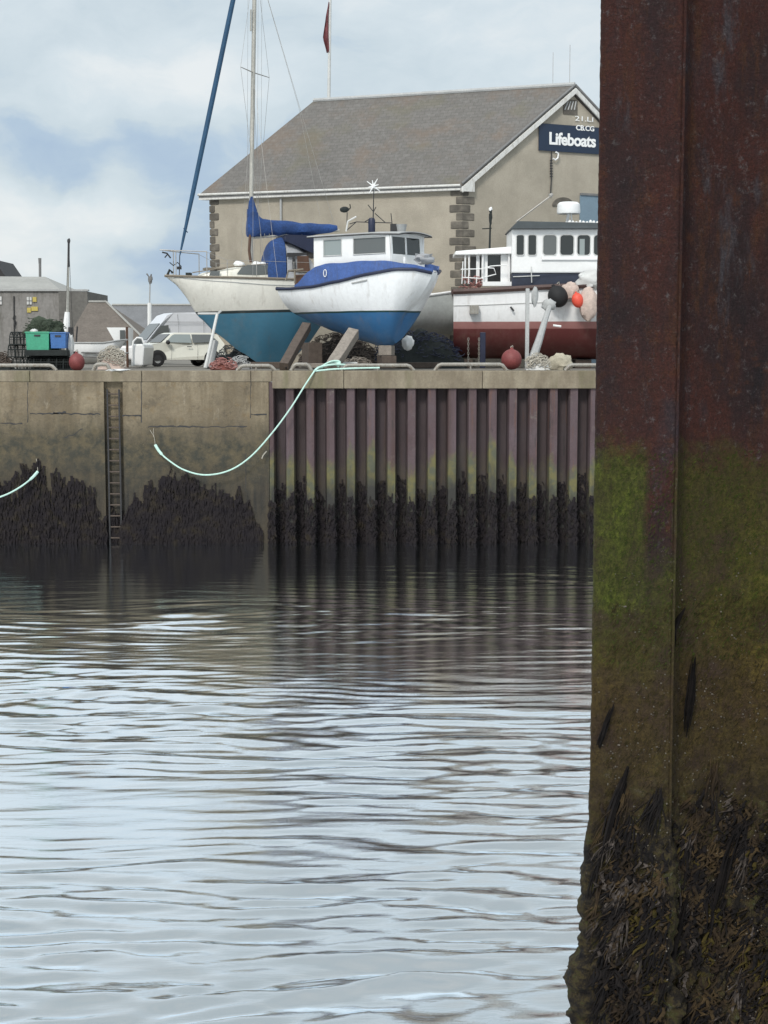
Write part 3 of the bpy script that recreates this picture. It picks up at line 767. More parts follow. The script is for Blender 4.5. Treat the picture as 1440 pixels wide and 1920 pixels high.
# gear on the roof
def lp(px, py, Y=53.2): return P(px, py, Y)
b = MB(); b.lathe([(.11, 0), (.12, .02), (.12, .42), (.09, .50), (0, .5)], 12, Matrix.Translation(lp(697, 437))); b.build('exhaust_stack', 'navy', cb, True)
mast = MB(); mast.tube([lp(699, 437), lp(700, 395), lp(701, 352)], [.03, .022, .015], 6)
for a_, c_ in (((668, 416), (735, 418)), ((684, 416), (697, 408)), ((703, 400), (722, 417)), ((701, 398), (690, 384)), ((700, 398), (705, 388)), ((735, 418), (733, 400)), ((735, 418), (736, 440)), ((668, 416), (650, 432)), ((668,416),(655,420))):
    mast.tube([lp(*a_), lp(*c_)], .016, 5)
mast.build('mast_frame', 'dark', cb)
b = MB()
for k in range(8):
    a_ = k * math.pi / 4 + .2; c_ = lp(700, 349); r_ = .26 if k % 2 else .18; b.tube([c_, c_ + Vector((math.cos(a_) * r_, .02 * (k - 4), math.sin(a_) * r_ * 1.1))], [.03, .012], 5)
b.build('aerial', 'clean_white', cb)
b = MB(); b.tube([lp(649, 434), lp(652, 415), lp(668, 406)], .03, 6); b.build('bracket', 'offwhite', cb)
b = MB(); b.tube([lp(650, 430), lp(651, 398)], .015, 5); b.blob(lp(646, 393), (.16, .1, .10), 12, 8, .1); b.tube([lp(650, 397), lp(657, 390), lp(656, 383)], .02, 5); b.build('searchlight', 'darknet', cb, True)
b = MB(); b.lathe([(0, 0), (.13, 0), (.2, .33), (.21, .34), (.19, .34), (.12, .03), (0, .03)], 16, Matrix.Translation(lp(752, 440))); b.build('bucket', 'lgrey', cb, True)
b = MB(); b.box(lp(735, 438) - Vector((.06, .1, 0)), lp(741, 420) + Vector((.05, .1, 0))); b.build('deck_lamp', 'dark', cb)
# cockpit clutter at the stern
b = MB(T); b.tube([(.15, -.7, 8.7), (.2, -.6, 9.05), (.9, -.6, 9.08)], .03, 6); b.tube([(.12, .7, 8.7), (.2, .6, 9.05), (.9, .6, 9.08)], .03, 6); b.tube([(.2, -.6, 9.04), (.2, .6, 9.04)], .03, 6)
b.tube([(.5, -.6, 8.6), (.5, -.6, 9.07)], .03, 6); b.build('stern_rail', 'teak', cb)
b = MB(T); b.box((.25, -.35, 8.55), (.8, .2, 8.92)); b.build('engine_box', 'brown', cb, bevel=.03)
b = MB(T); b.blob((5.75, -.05, 9.28), (.30, .42, .17), 16, 9, .25, 3); b.build('anchor_cover', 'tent', cb, True)
b = MB(T); b.tube([(5.35, -.62, 9.0), (5.35, -.62, 9.34)], .045, 8); b.build('bollard', 'clean_white', cb)

# ---------------------------------------------------------------- yacht
bw = Vector((PX(312, 57.6), 57.6)); sn = Vector((-1.35, 59.7)); Ly = (bw - sn).length; hd = (bw - sn).normalized()
T = Matrix(((hd.x, -hd.y, 0, sn.x), (hd.y, hd.x, 0, sn.y), (0, 0, 1, 0), (0, 0, 0, 1)))
def yk(d): return 1 - d / Ly
zY = lambda py, Y=58.2: PZ(py, Y)
hy = Hull(Ly, [(0, .85), (.2, 1.1), (.45, 1.24), (.65, 1.1), (.82, .68), (.93, .30), (1, .03)],
          [(0, zY(528, 59.5)), (.4, zY(525, 58.6)), (.8, zY(521, 58)), (1, zY(517, 57.6))],
          sorted([(yk(0), zY(540)), (yk(.35), zY(556)), (yk(1.1), zY(596)), (yk(1.9), zY(628)), (yk(2.8), zY(660)), (yk(3.55), zY(683)), (yk(4.6), zY(685)), (yk(5.3), zY(650)), (yk(6.2), 7.5), (0, 7.9)]),
          p=1.9, q=1.15, rake=.55, bow=7, thin=.05)
yt = thing('yacht', (sn.x, sn.y, Q), 'cream sailing yacht with teal keel, blue sail cover and tall mast, standing ashore', 'yacht')
rows = hy.shell(44, 22); b = MB(T); b.grid(rows); b.add(rows[0], [tuple(range(len(rows[0])))])
wl0 = zY(583) - Q; sl = .026
M['hull_yacht'] = hull_mat('cream_hull_teal_keel', [(wl0, (.075, .23, .35, 1)), (wl0 + .10, (.03, .045, .05, 1)), (99, (.78, .77, .71, 1))], slope=-sl, rough=.35)
b.build('hull', 'hull_yacht', yt, True)
deck(hy, T, .01, 'cream', yt)
b = MB(T)
for s_ in (-1, 1): b.tube(hy.rail(s_, 0, 1, 36, -.005, .012), .05, 6)
b.build('toe_rail', 'teak', yt, True)
b = MB(T)
for s_ in (-1, 1): b.tube(hy.rail(s_, 0, .97, 36, 0, .008, .075), .016, 5)
b.build('hull_moulding', 'lgrey', yt, True)
def ys(px): return Ly - (px - 312) / 1440 * 28.9 * .978 * 1.0     # distance along the hull for a picture column
# coachroof: lofted
def coach(x0, x1, prof, wid, z0, name, mat):
    b = MB(T); rows = []
    for i in range(21):
        t = i / 20; x = x0 + (x1 - x0) * t; h_ = lerp_tab(t, prof); w_ = lerp_tab(t, wid)
        rows.append([(x, -w_, z0), (x, -w_ * .93, z0 + h_ * .6), (x, -w_ * .82, z0 + h_ * .93), (x, -w_ * .4, z0 + h_), (x, 0, z0 + h_ * 1.04), (x, w_ * .4, z0 + h_), (x, w_ * .82, z0 + h_ * .93), (x, w_ * .93, z0 + h_ * .6), (x, w_, z0)])
    b.grid(rows); b.add(rows[0], [tuple(range(9))]); b.add(rows[-1], [tuple(range(8, -1, -1))]); return b.build(name, mat, yt, True)
zd = zY(523)
xa, xb = ys(525), ys(367)
coach(xa, xb, [(0, .56), (.45, .50), (.62, .42), (.75, .34), (.93, .24), (1, .02)], [(0, .74), (.5, .70), (.8, .5), (1, .25)], zd - .05, 'coachroof', 'cream')
def yquad(pts, y_off, mat, name, parent=None, th=.02):
    """panel on the port (camera) side, points are (px, py)"""
    b = MB(); q_ = []
    for px, py in pts:
        xl_ = ys(px); yy = y_off(px, py) if callable(y_off) else y_off; wpt = T @ Vector((xl_, yy, 0)); q_.append(Vector((wpt.x, wpt.y, PZ(py, wpt.y))))
    nrm = T.to_3x3() @ Vector((0, 1, 0)); b.prism(q_, nrm * th); return b.build(name, mat, parent or yt)
yquad([(441, 514), (451, 501), (462, 497), (501, 497), (503, 515), (478, 516)], .685, 'glass_grey', 'window')
yquad([(389, 517), (393, 508), (410, 508), (409, 517)], .60, 'glass_grey', 'window')
b = MB(T); b.box((ys(424), -.3, zd+.33), (ys(386), .3, zd + .40)); b.build('fore_hatch', 'teak', yt)
b = MB(T)
for px, hgt in ((452, .12), (487, .12), (500, .1)): b.blob((ys(px), .1, zd + .55), (.22, .3, hgt), 10, 6, .15)
b.build('deck_gear', 'clean_white', yt, True)
b = MB(T); b.tube([(ys(360), .35, zd + .2), (ys(430), .62, zd + .42), (ys(520), .66, zd + .58)], .02, 5); b.build('grab_rail', 'teak', yt)
# spray hood and canopy
b = MB(T)
rows = []
for i in range(9):
    t = i / 8; x = ys(500) + (ys(536) - ys(500)) * t; h_ = zY(lerp_tab(t, [(0, 497), (.12, 470), (.3, 452), (.6, 446), (1, 442)])) ; row = []
    for j in range(13):
        a_ = math.pi * j / 12; c_ = math.cos(a_); s_ = math.sin(a_) ** .55; row.append((x, .80 * c_ * (1 if abs(c_) < .99 else 1), zd + (h_ - zd) * s_))
    rows.append(row)
b.grid(rows); b.build('spray_hood', 'canvas', yt, True)
b = MB(T); rows = []
for i in range(9):
    t = i / 8; x = ys(537) + (ys(590) - ys(537)) * t; h_ = zY(lerp_tab(t, [(0, 449), (.35, 451), (.7, 464), (1, 484)])); row = []
    for j in range(13):
        a_ = math.pi * j / 12; row.append((x, .84 * math.cos(a_), zd - .25 + (h_ - zd + .25) * math.sin(a_) ** .45))
    rows.append(row)
b.grid(rows); b.add(rows[-1], [tuple(range(13))]); b.build('cockpit_tent', 'tent', yt, True)
yquad([(556, 510), (556, 480), (578, 480), (581, 510)], .87, 'brown', 'tent_window')
yquad([(536, 482), (536, 474), (575, 474), (575, 478), (545, 482)], .87, 'dark', 'tent_strap')
yquad([(547, 508), (546, 478), (551, 478), (553, 508)], .88, 'dark', 'tent_pole')
b = MB(T)      # solar or bimini shade under the boom
x0_, x1_ = ys(535), ys(605); b.hexa([(x0_, -.8, zY(452)), (x1_, -.7, zY(480)), (x1_, .7, zY(480)), (x0_, .8, zY(452))], [(x0_, -.8, zY(440)), (x1_, -.7, zY(440)), (x1_, .7, zY(440)), (x0_, .8, zY(440))]); b.build('boom_tent', 'navy', yt)
# mast, boom, rigging: all stand in the yacht's centre plane
def yc(px, py, off=0.):
    """point on the yacht's centre plane seen at px,py"""
    n_ = T.to_3x3() @ Vector((0, 1, 0)); p0 = Vector((sn.x, sn.y, 0)) + n_ * off; d = ray(px, py); o = Vector((0, 0, H))
    return o + d * ((p0 - o).dot(n_) / d.dot(n_))
ms = [yc(470, 492), yc(471, 370), yc(477, 0)]; ms.append(ms[2] + (ms[2] - ms[1]) * .22)
b = MB(); b.tube(ms, [.085, .085, .08, .07], 10); b.build('mast', 'alu', yt, True)
b = MB(); b.tube([yc(470, 492, .09), yc(467, 470, .1), yc(469, 440, .09)], .05, 6); b.build('mast_winch', 'brown', yt, True)
b = MB(); b.tube([yc(470.5, 18, .09), yc(470, 58, .09)], .035, 6); b.build('radar_reflector', 'alu', yt)
b = MB(); sp0 = yc(475, 136); n_ = (T.to_3x3() @ Vector((0, 1, 0)))
tips = [yc(429, 134, .9), yc(527, 138, -.9)]
tips = [sp0 + n_ * .85 + hd.to_3d() * .66 + Vector((0,0,.02)), sp0 - n_ * .85 - hd.to_3d() * .80]
for tp in tips: b.tube([sp0, tp], [.022, .014], 6)
b.build('spreaders', 'steel', yt)
top = ms[3]
b = MB()
for s_, tp in ((1, tips[0]), (-1, tips[1])):
    foot = T @ hy.pos(.50, s_, 0); b.tube([top, tp], .007, 4); b.tube([tp, foot], .007, 4)
    for kk in (.44, .57): b.tube([sp0 - Vector((0, 0, .1)), T @ hy.pos(kk, s_, 0)], .006, 4)
b.tube([top, T @ Vector((.0, 0, 9.2))], .007, 4)
b.tube([yc(600, 405), yc(560, 200), top], .006, 4)
for px in (463, 482, 489): b.tube([yc(px + 2, 0, .1), yc(px, 440, .1)], .005, 4)
b.build('rigging', 'steel', yt)
b = MB(); g0, g1 = yc(337, 480), yc(437, 0); gt = g1 + (g1 - g0) * .25; pts = [g0 + (gt - g0) * t for t in (0, .012, .05, .2, .5, .8, 1)]
b.tube(pts, [.015, .03, .05, .085, .095, .09, .05], 8); b.tube([yc(344, 428), yc(352, 436)], .02, 5); b.build('furled_sail', 'genoa', yt, True)
b = MB(); b.tube([yc(336, 522), yc(337, 478)], .018, 5); b.lathe([(0, 0), (.09, 0), (.09, .1), (0, .1)], 10, Matrix.Translation(yc(336, 505))); b.build('furling_drum', 'dark', yt)
# sail cover: mast boot and stacked sail along the boom
def cover(sec, name, mat):
    b = MB(); rows = []
    for px, pt_, pb_, wd in sec:
        a_, c_ = yc(px, pt_), yc(px, pb_); mid = (a_ + c_) / 2; hz = (a_.z - c_.z) / 2; row = []
        for j in range(12):
            an = 2 * math.pi * j / 12; wob = 1 + .26 * mnoise.noise(Vector((px * .17, math.cos(an) * 2, math.sin(an) * 2)))
            row.append(mid + n_ * wd * math.cos(an) * wob + Vector((0, 0, 1)) * hz * math.sin(an) * wob)
        rows.append(row)
    b.grid(rows, None, True); b.add(rows[0], [tuple(range(12))]); b.add(rows[-1], [tuple(range(11, -1, -1))]); return b.build(name, mat, yt, True)
b = MB(); rows = []
for py, x0_, x1_, wd in ((369, 468, 474, .10), (385, 465.5, 479, .13), (400, 464, 484, .17), (415, 462, 491, .2), (428, 461, 499, .2), (438, 461, 496, .18), (444, 463, 480, .12)):
    a_, c_ = yc(x0_, py), yc(x1_, py); mid = (a_ + c_) / 2; r_ = (c_ - a_) / 2
    rows.append([mid + r_ * math.cos(2*math.pi*j/12) + n_ * wd * math.sin(2*math.pi*j/12) for j in range(12)])
b.grid(rows, None, True); b.add(rows[0], [tuple(range(12))]); b.add(rows[-1], [tuple(range(11, -1, -1))]); b.build('mast_cover', 'canvas', yt, True)
cover([(463, 395, 441, .06), (470, 392, 444, .12), (480, 400, 446, .18), (492, 409, 444, .2), (510, 412, 440, .2), (522, 413, 443, .2), (536, 414, 440, .19), (550, 415, 443, .18), (566, 418, 440, .16), (582, 418, 442, .15), (600, 420, 439, .13), (618, 420, 437, .10), (632, 423, 433, .06)], 'sail_cover', 'canvas')
b = MB(); b.tube([yc(472, 446), yc(636, 432)], .045, 8)
for px in (488, 496, 505): b.tube([yc(px, 438, .15), yc(px + 1, 447, .12)], .01, 4)
b.build('boom', 'alu', yt, True)
# pulpit, stanchions, anchor
b = MB(); zr = .92
pr = [T @ (hy.pos(k, 1, 0) + Vector((0, 0, zr))) for k in (.80, .88, .95)]; pl = [T @ (hy.pos(k, -1, 0) + Vector((0, 0, zr))) for k in (.95, .88, .80)]
tipp = T @ (Vector((Ly + .18, 0, hy.pos(1, 1, 0).z + zr + .02))); b.tube(pr + [tipp] + pl, .02, 6)
for k in (.80, .95):
    for s_ in (-1, 1): b.tube([T @ hy.pos(k, s_, 0), T @ (hy.pos(k, s_, 0) + Vector((0, 0, zr)))], .018, 5)
for k in (.15, .35, .55, .70):
    for s_ in (-1, 1): b.tube([T @ hy.pos(k, s_, 0), T @ (hy.pos(k, s_, 0) + Vector((0, 0, .62)))], .014, 5)
for s_ in (-1, 1): b.tube([T @ (hy.pos(k, s_, 0) + Vector((0, 0, .62 if k < .75 else .9))) for k in (.15, .35, .55, .70, .80)], .007, 4)
b.build('pulpit', 'steel', yt)
b = MB(); b.tube([yc(304, 473), yc(313, 475), yc(320, 484)], .03, 5); b.tube([yc(314, 477), yc(309, 483)], .025, 5); b.build('bow_lamp', 'dark', yt)
b = MB(); b.tube([yc(313, 518), yc(318, 506), yc(324, 512)], .05, 6); b.build('anchor', 'darknet', yt); b = MB(); b.tube([yc(318, 492), yc(325, 498), yc(333, 492), yc(340, 500)], .02, 5); b.build('lashing', 'darknet', yt); b = MB(); b.box(yc(348, 520, .1), yc(360, 512, -.2)); b.build('windlass', 'darknet', yt)

# ---------------------------------------------------------------- red-bottomed trawler, bow hidden by the pile
Lt = 10.5; tx = PX(852, 58.2); T = Matrix.Translation((tx, 58.9, 0)) @ Matrix.Rotation(R(-3), 4, 'Z')
ht = Hull(Lt, [(0, 1.35), (.3, 1.7), (.6, 1.75), (.82, 1.2), (1, .06)], [(0, PZ(550, 57.5)), (.45, PZ(540, 57.5)), (.75, PZ(528, 57.3)), (1, PZ(505, 57))],
          [(0, 6.0), (.1, 5.95), (.85, 5.9), (.95, 6.4), (1, 7.2)], p=3.2, q=.62, rake=1.2, bow=4, thin=.05)
tw = thing('trawler', (tx, 58.9, Q), 'fishing boat with white topsides, red bottom and white wheelhouse with dark roof, by the pile', 'boat')
rows = ht.shell(30, 18); b = MB(T); b.grid(rows); b.add(rows[0], [tuple(range(len(rows[0])))])
wl = PZ(603, 57.3) - Q
M['hull_red'] = hull_mat('white_hull_red_bottom', [(wl - .26, (.135, .035, .035, 1)), (wl, (.34, .16, .15, 1)), (99, (.80, .81, .82, 1))], dirt=(.45, .38, .34, 1))
b.build('hull', 'hull_red', tw, True)
deck(ht, T, .02, 'lgrey', tw)
b = MB(T)
for s_ in (-1, 1): b.tube(ht.rail(s_, 0, 1, 30, .06, .03), .11, 6)
b.tube([ht.pos(0, -1, 0) + Vector((0,0,.06)), ht.pos(0, 1, 0) + Vector((0,0,.06))], .1, 6); b.build('gunwale', 'gunw', tw, True) if M.setdefault('gunw', paint('maroon_gunwale', (.085, .05, .045, 1), .6, .4, 4)) else None
b = MB(T)
for s_ in (-1, 1): b.tube(ht.rail(s_, 0, 1, 30, 0, .012, .19), .02, 5)
b.build('knuckle', 'offwhite', tw, True)
def bp2(k): return lerp_tab(k, [(.26, .02), (.30, .42), (.6, .46), (1, .6)])
wall_strip(ht, T, bp2, .26, 1., .0).build('bulwark', 'navyb', tw, True) if M.setdefault('navyb', paint('dark_blue_bulwark', (.02, .028, .055, 1), .5, .4, 4)) else None
yf = 57.35
def tslab(x0, y0, x1, y1, Yf, th, name, mat, parent=tw, r_=None):
    a_, c_ = P(x0, y0, Yf), P(x1, y1, Yf); b = MB()
    if r_: pts = [(x, Yf, z) for x, z in rrect((a_.x+c_.x)/2, (a_.z+c_.z)/2, abs(c_.x-a_.x), abs(a_.z-c_.z), r_)]; b.prism(pts, (0, th, 0))
    else: b.box((a_.x, Yf, c_.z), (c_.x, Yf + th, a_.z))
    return b.build(name, mat, parent, bevel=0)
# wheelhouse with window openings
a_, c_ = P(960, 430, yf), P(1205, 512, yf); b = MB()
b.box((a_.x, yf, c_.z), (c_.x, yf + 2.6, a_.z + .02)); wh = b.build('wheelhouse', 'white', tw, bevel=.05)
for x0, x1, gl in ((969, 982, 'glass'), (991, 1005, 'glass'), (1019, 1043, 'glass_grey'), (1051, 1075, 'glass'), (1083, 1106, 'glass'), (1114, 1138, 'glass'), (1146, 1168, 'glass')):
    w_ = tslab(x0, 441, x1, 478, yf - .025, .03, 'window', gl, tw, .12 if x1 - x0 > 15 else .07)
    p0, p1 = P(x0, 441, yf - .03), P(x1, 478, yf - .03); pts = [(x, yf - .028, z) for x, z in rrect((p0.x+p1.x)/2, (p0.z+p1.z)/2, p1.x-p0.x+.03, p0.z-p1.z+.03, .12 if x1-x0 > 15 else .07)]
    b = MB(); b.tube(pts + pts[:1], .018, 5, cap=False); b.build('frame', 'offwhite', w_)
tslab(1016, 480, 1205, 487, yf - .08, .075, 'window_sill', 'clean_white')
tslab(1087, 448, 1096, 478, yf - .03, .003, 'wiper', 'glass_pale')
b = MB(); r0, r1 = P(956, 430, yf), P(1210, 414, yf)
b.hexa([(r0.x, yf - .28, r0.z), (r1.x, yf - .28, r0.z), (r1.x, yf + 2.8, r0.z), (r0.x, yf + 2.8, r0.z)], [(r0.x + .3, yf + .05, r1.z + .0), (r1.x, yf + .05, r1.z - .1), (r1.x, yf + 2.5, r1.z - .1), (r0.x + .3, yf + 2.5, r1.z)]); b.build('wheelhouse_roof', 'roofd', tw, bevel=.05) if M.setdefault('roofd', paint('dark_green_roof', (.045, .055, .06, 1), .6, .3, 3)) else None
tslab(960, 513, 1205, 542, yf - .02, 2.6, 'lower_house', 'navyb')
b = MB(); b.tube([P(962, 519, yf-.06), P(1012, 517, yf-.06)], .018, 5); b.tube([P(996, 500, yf-.06), P(997, 530, yf-.06)], .02, 5); b.tube([P(1035, 528, yf-.3), P(1105, 524, yf-.3)], .03, 5); b.build('handrail', 'offwhite', tw)
# radar
rc = P(1066, 401, 58.3); b = MB(); b.lathe([(0, 0), (.42, 0), (.44, .06), (.42, .34), (.34, .42), (0, .44)], 22, Matrix.Translation(rc)); rd = b.build('radar_dome', 'clean_white', tw, True)
b = MB(); b.tube([rc - Vector((.1, 0, .55)), rc], .06, 6); b.tube([rc + Vector((.15, 0, -.55)), rc + Vector((.1, 0, 0))], .03, 6); b.build('radar_stand', 'clean_white', tw)
b = MB()
for i in range(9): p = P(1068 + i * 6.5, 417 + (i % 3), 58.0); b.blob((p.x, p.y, p.z), (.06, .06, .09), 8, 5, .2, seed=i)
b.tube([P(1060, 418, 58), P(1122, 420, 58)], .04, 5); b.build('roof_lamps', 'clean_white', tw, True)
b = MB(); b.tube([P(968, 416, 58.5), P(1032, 368, 58.5)], .03, 6); b.blob(P(1033, 366, 58.5), (.09, .07, .08), 8, 6, .3); b.build('whip_aerial', 'steel', tw)
# shelter over the aft deck
ys2 = 57.6
b = MB(); r0, r1 = P(853, 478, ys2), P(962, 468, ys2)
rows = []
for i in range(2):
    for j in range(1): pass
b.hexa([(r0.x, ys2, r0.z), (r1.x, ys2, r0.z + .04), (r1.x, ys2 + 2.0, r0.z + .04), (r0.x, ys2 + 2.0, r0.z)], [(r0.x + .02, ys2 + .02, r0.z + .14), (r1.x, ys2 + .02, r1.z + .12), (r1.x, ys2 + 2.0, r1.z + .12), (r0.x + .02, ys2 + 2.0, r0.z + .14)]); b.build('shelter_roof', 'clean_white', tw, bevel=.03)
for x in (872, 880, 905, 955): 
    b = MB(); b.tube([P(x, 532, ys2 + .15), P(x + random.uniform(-1, 1), 476, ys2 + .15)], .035, 6); b.build('post', 'clean_white', tw)
for x0, x1 in ((893, 899), (903, 914), (939, 953)): tslab(x0, 478, x1, 532, ys2 + .3, .05, 'panel', 'clean_white')
tslab(882, 478, 958, 535, ys2 + 1.4, .05, 'back_panel', 'grey')
tslab(915, 479, 938, 498, ys2 + .5, .05, 'window', 'glass')
b = MB(); b.tube([P(864, 505, ys2-.1), P(905, 504, ys2-.1), P(920, 499, ys2-.1), P(950, 497, ys2-.1)], .022, 6)
b.tube([P(866, 520, ys2-.1), P(900, 522, ys2-.1), P(930, 514, ys2-.1), P(926, 503, ys2-.1), P(914, 502, ys2-.1)], .022, 6)
for x in (866, 878, 893): b.tube([P(x, 532, ys2-.1), P(x + 2, 490, ys2-.1)], .02, 5)
b.build('stern_rail', 'clean_white', tw, True)
tslab(905, 528, 965, 536, ys2 - .1, .4, 'hatch', 'clean_white')
rng = random.Random(4); b = MB()
for _ in range(60):
    p = P(rng.uniform(868, 905), rng.uniform(520, 542), ys2 + rng.uniform(-.1, .4)); q_ = p + Vector((rng.uniform(-.2, .2), rng.uniform(-.1, .1), rng.uniform(-.08, .1))); b.tube([p, (p+q_)/2 + Vector((0,0,.04)), q_], .022, 4)
b.build('net_pile', 'pinknet', tw) if M.setdefault('pinknet', paint('pink_net', (.42, .20, .18, 1), .9, .5, 9)) else None
b = MB()
pp = P(889, 581, 57.25); b.box((pp.x - .16, 57.08, pp.z - .15), (pp.x + .16, 57.5, pp.z + .16)); b.build('freeing_port', 'galv', tw)
pp = P(960, 579, 57.1); b = MB(); b.tube([(pp.x - .05, 57.1, pp.z + .06), (pp.x + .05, 57.0, pp.z - .07)], .035, 6); b.build('outlet_pipe', 'dark', tw)
b = MB(); p = P(918, 466, 58.6); t_ = P(920, 395, 58.6); b.tube([p, t_], [.045, .03], 6); b.tube([P(904, 429, 58.6), P(922, 428, 58.6)], .02, 5); b.blob(P(920, 408, 58.6), (.07, .07, .25), 8, 6, .3); b.blob(t_, (.06, .06, .1), 8, 6, .2); b.build('mizzen_post', 'darknet', tw)
b = MB(); b.blob(t_ + Vector((0,0,.05)), (.07,.07,.09), 8, 6, .2); b.build('mast_lamp', 'clean_white', tw, True)
def fender(name, px, py, r_, Y, mat, label, group=None, sq=1.12):
    c_ = P(px, py, Y); t = thing(name, (c_.x, c_.y, c_.z - r_ * sq), label, 'buoy', group)
    b = MB(); b.lathe([(r_ * math.cos(R(a_)) , r_ * sq * math.sin(R(a_))) for a_ in range(-90, 66, 11)] + [(r_ * .18, r_ * sq * 1.0), (r_ * .16, r_ * sq * 1.16), (0, r_ * sq * 1.18)], 24, Matrix.Translation(c_) @ Matrix.Rotation(random.uniform(-.5, .5), 4, 'Y')); b.build('float', mat, t, True)
    b = MB(); c2 = c_ + Vector((0, 0, r_ * sq * 1.05)); b.tube([c2 + Vector((.05, 0, 0)), c2 + Vector((.03, -.05, .1)), c2 + Vector((-.04, -.02, .04))], .018, 5); b.build('eye_loop', 'hemp', t); return t
fender('fender', 1046, 556, .36, 56.6, 'black', 'big black ball fender hanging on the trawler beside the orange one')
fender('fender', 1083, 563, .21, 56.3, 'orange', 'bright orange-red float hanging beside the black fender', sq=1.3)
M['palepink'] = paint('pale_net_bag', (.62, .50, .44, 1), .9, .3, 8, .01)
b = MB(); b.blob(P(1103, 570, 56.4), (.34, .25, .62), 20, 14, .07, 3, seed=3); b.blob(P(1070, 545, 56.7), (.3, .15, .3), 14, 10, .2, 3, seed=5); o = b.build('net_bag', 'palepink', None, True); tag(o, 'pale net bag hung on the trawler right of the orange float', 'net')
b = MB(); b.blob(P(1110, 525, 56.9), (.6, .3, .32), 16, 12, .2, 3, seed=8); o = b.build('tarpaulin', 'offwhite', None, True); tag(o, 'pale grey tarpaulin bundle on the trawler rail above the net bag', 'tarpaulin')

# grey skiff between the two
Ls = 4.2; T = Matrix.Translation((PX(850, 58.0), 61.2, 0)) @ Matrix.Rotation(R(180 + 14), 4, 'Z')
hs = Hull(Ls, [(0, .95), (.4, 1.15), (.75, .8), (1, .05)], [(0, PZ(547, 60.5)), (.35, PZ(556, 60.5)), (1, PZ(556, 60))], [(0, PZ(626, 60.5)), (.8, 6.8), (1, 7.5)], p=2.4, q=.7, rake=.7, bow=4)
sk = thing('skiff', (PX(850, 58), 61.2, Q), 'plain pale grey open boat between the blue-bulwarked boat and the trawler', 'boat')
rows = hs.shell(24, 12); b = MB(T); b.grid(rows); b.add(rows[0], [tuple(range(len(rows[0])))]); b.build('hull', 'lgreen', sk, True) if M.setdefault('lgreen', paint('pale_grey_green_hull', (.52, .55, .54, 1), .5, .2, 1.2)) else None
deck(hs, T, -.08, 'clean_white', sk)
b = MB(T)
for s_ in (-1, 1): b.tube(hs.rail(s_, 0, 1, 24, 0, .01), .055, 6)
b.build('gunwale', 'clean_white', sk, True)
# ================================================================ SHORES, BLOCKS AND CLUTTER UNDER THE BOATS
def beam(name, p0, p1, w_, mat, label, cat='prop', group=None, d=None):
    p0, p1 = Vector(p0), Vector(p1); ax = (p1 - p0); Lx = ax.length; z = ax.normalized(); x = Vector((1, 0, 0)) - z * z.x; x.normalize(); y = z.cross(x)
    h_ = (d or w_) / 2; w2 = w_ / 2; b = MB(); n = 7; rows = []
    for i in range(n + 1):
        c_ = p0 + ax * (i / n) + x * random.uniform(-.008, .008); rows.append([c_ + x*w2 + y*h_, c_ - x*w2 + y*h_, c_ - x*w2 - y*h_, c_ + x*w2 - y*h_])
    b.grid(rows, None, True); b.add(rows[0], [(0, 1, 2, 3)]); b.add(rows[-1], [(3, 2, 1, 0)])
    o = b.build(name, mat, None, bevel=.018); return tag(o, label, cat, group)
def gz(px, Y): return Vector((PX(px, Y), Y, Q))
beam('timber_prop', P(622, 688, 50.5), P(663, 624, 51.9), .36, 'timber', 'thick pale timber prop leaning under the blue-bottomed boat, mint rope at its foot')
beam('timber_prop', P(532, 688, 50.9), P(575, 612, 53.3), .30, 'darktimber', 'darker timber prop with a black edge, leaning between the yacht keel and the cabin boat')
beam('timber_prop', P(536, 690, 50.85), P(578, 618, 53.2), .05, 'black', 'thin black strip along the right edge of the darker timber prop', 'strip')
# cradle of the yacht
cr_ = thing('yacht_cradle', gz(400, 56.2), 'white steel support post and bar under the bow of the yacht', 'cradle')
b = MB(); b.tube([P(385, 690, 55.6), P(390, 668, 55.7), P(407, 590, 56.6)], [.07, .06, .055], 8); b.build('post', 'offwhite', cr_, True)
b = MB(); b.tube([P(372, 588, 57.3), P(408, 588, 56.6), P(414, 583, 56.8)], .045, 6); b.build('bar', 'offwhite', cr_, True)
b = MB(); b.tube([P(392, 690, 56.2), P(404, 640, 56.6)], [.16, .12], 6); b.build('brace', 'lgrey', cr_, True)
rng = random.Random(11)
def block(px, y0, w_, h_, Y, d, mat, name, label, cat, ang=0.):
    z0 = max(Q, PZ(y0, Y)) ; T = Matrix.Translation((PX(px, Y), Y, z0)) @ Matrix.Rotation(ang, 4, 'Z')
    b = MB(T); b.box((-w_/2, -d/2, 0), (w_/2, d/2, h_)); o = b.build(name, mat, None, bevel=.02); return tag(o, label, cat)
block(505, 690, 1.3, .22, 57.3, 1.2, 'darktimber', 'keel_block', 'low timber block beneath the yacht keel tip', 'block')
block(725, 690, .5, .42, 53.3, .9, 'darktimber', 'keel_block', 'lower timber block of the stack under the cabin boat forefoot', 'block', .2)
o = block(725, 690, .45, .34, 53.3, .8, 'timber', 'keel_block', 'upper timber block touching the cabin boat forefoot', 'block', -.15); o.location.z += .43
block(585, 690, .5, .9, 55.4, 1.0, 'darktimber', 'keel_block', 'tall dark timber stack under the cabin boat stern', 'block', .3)
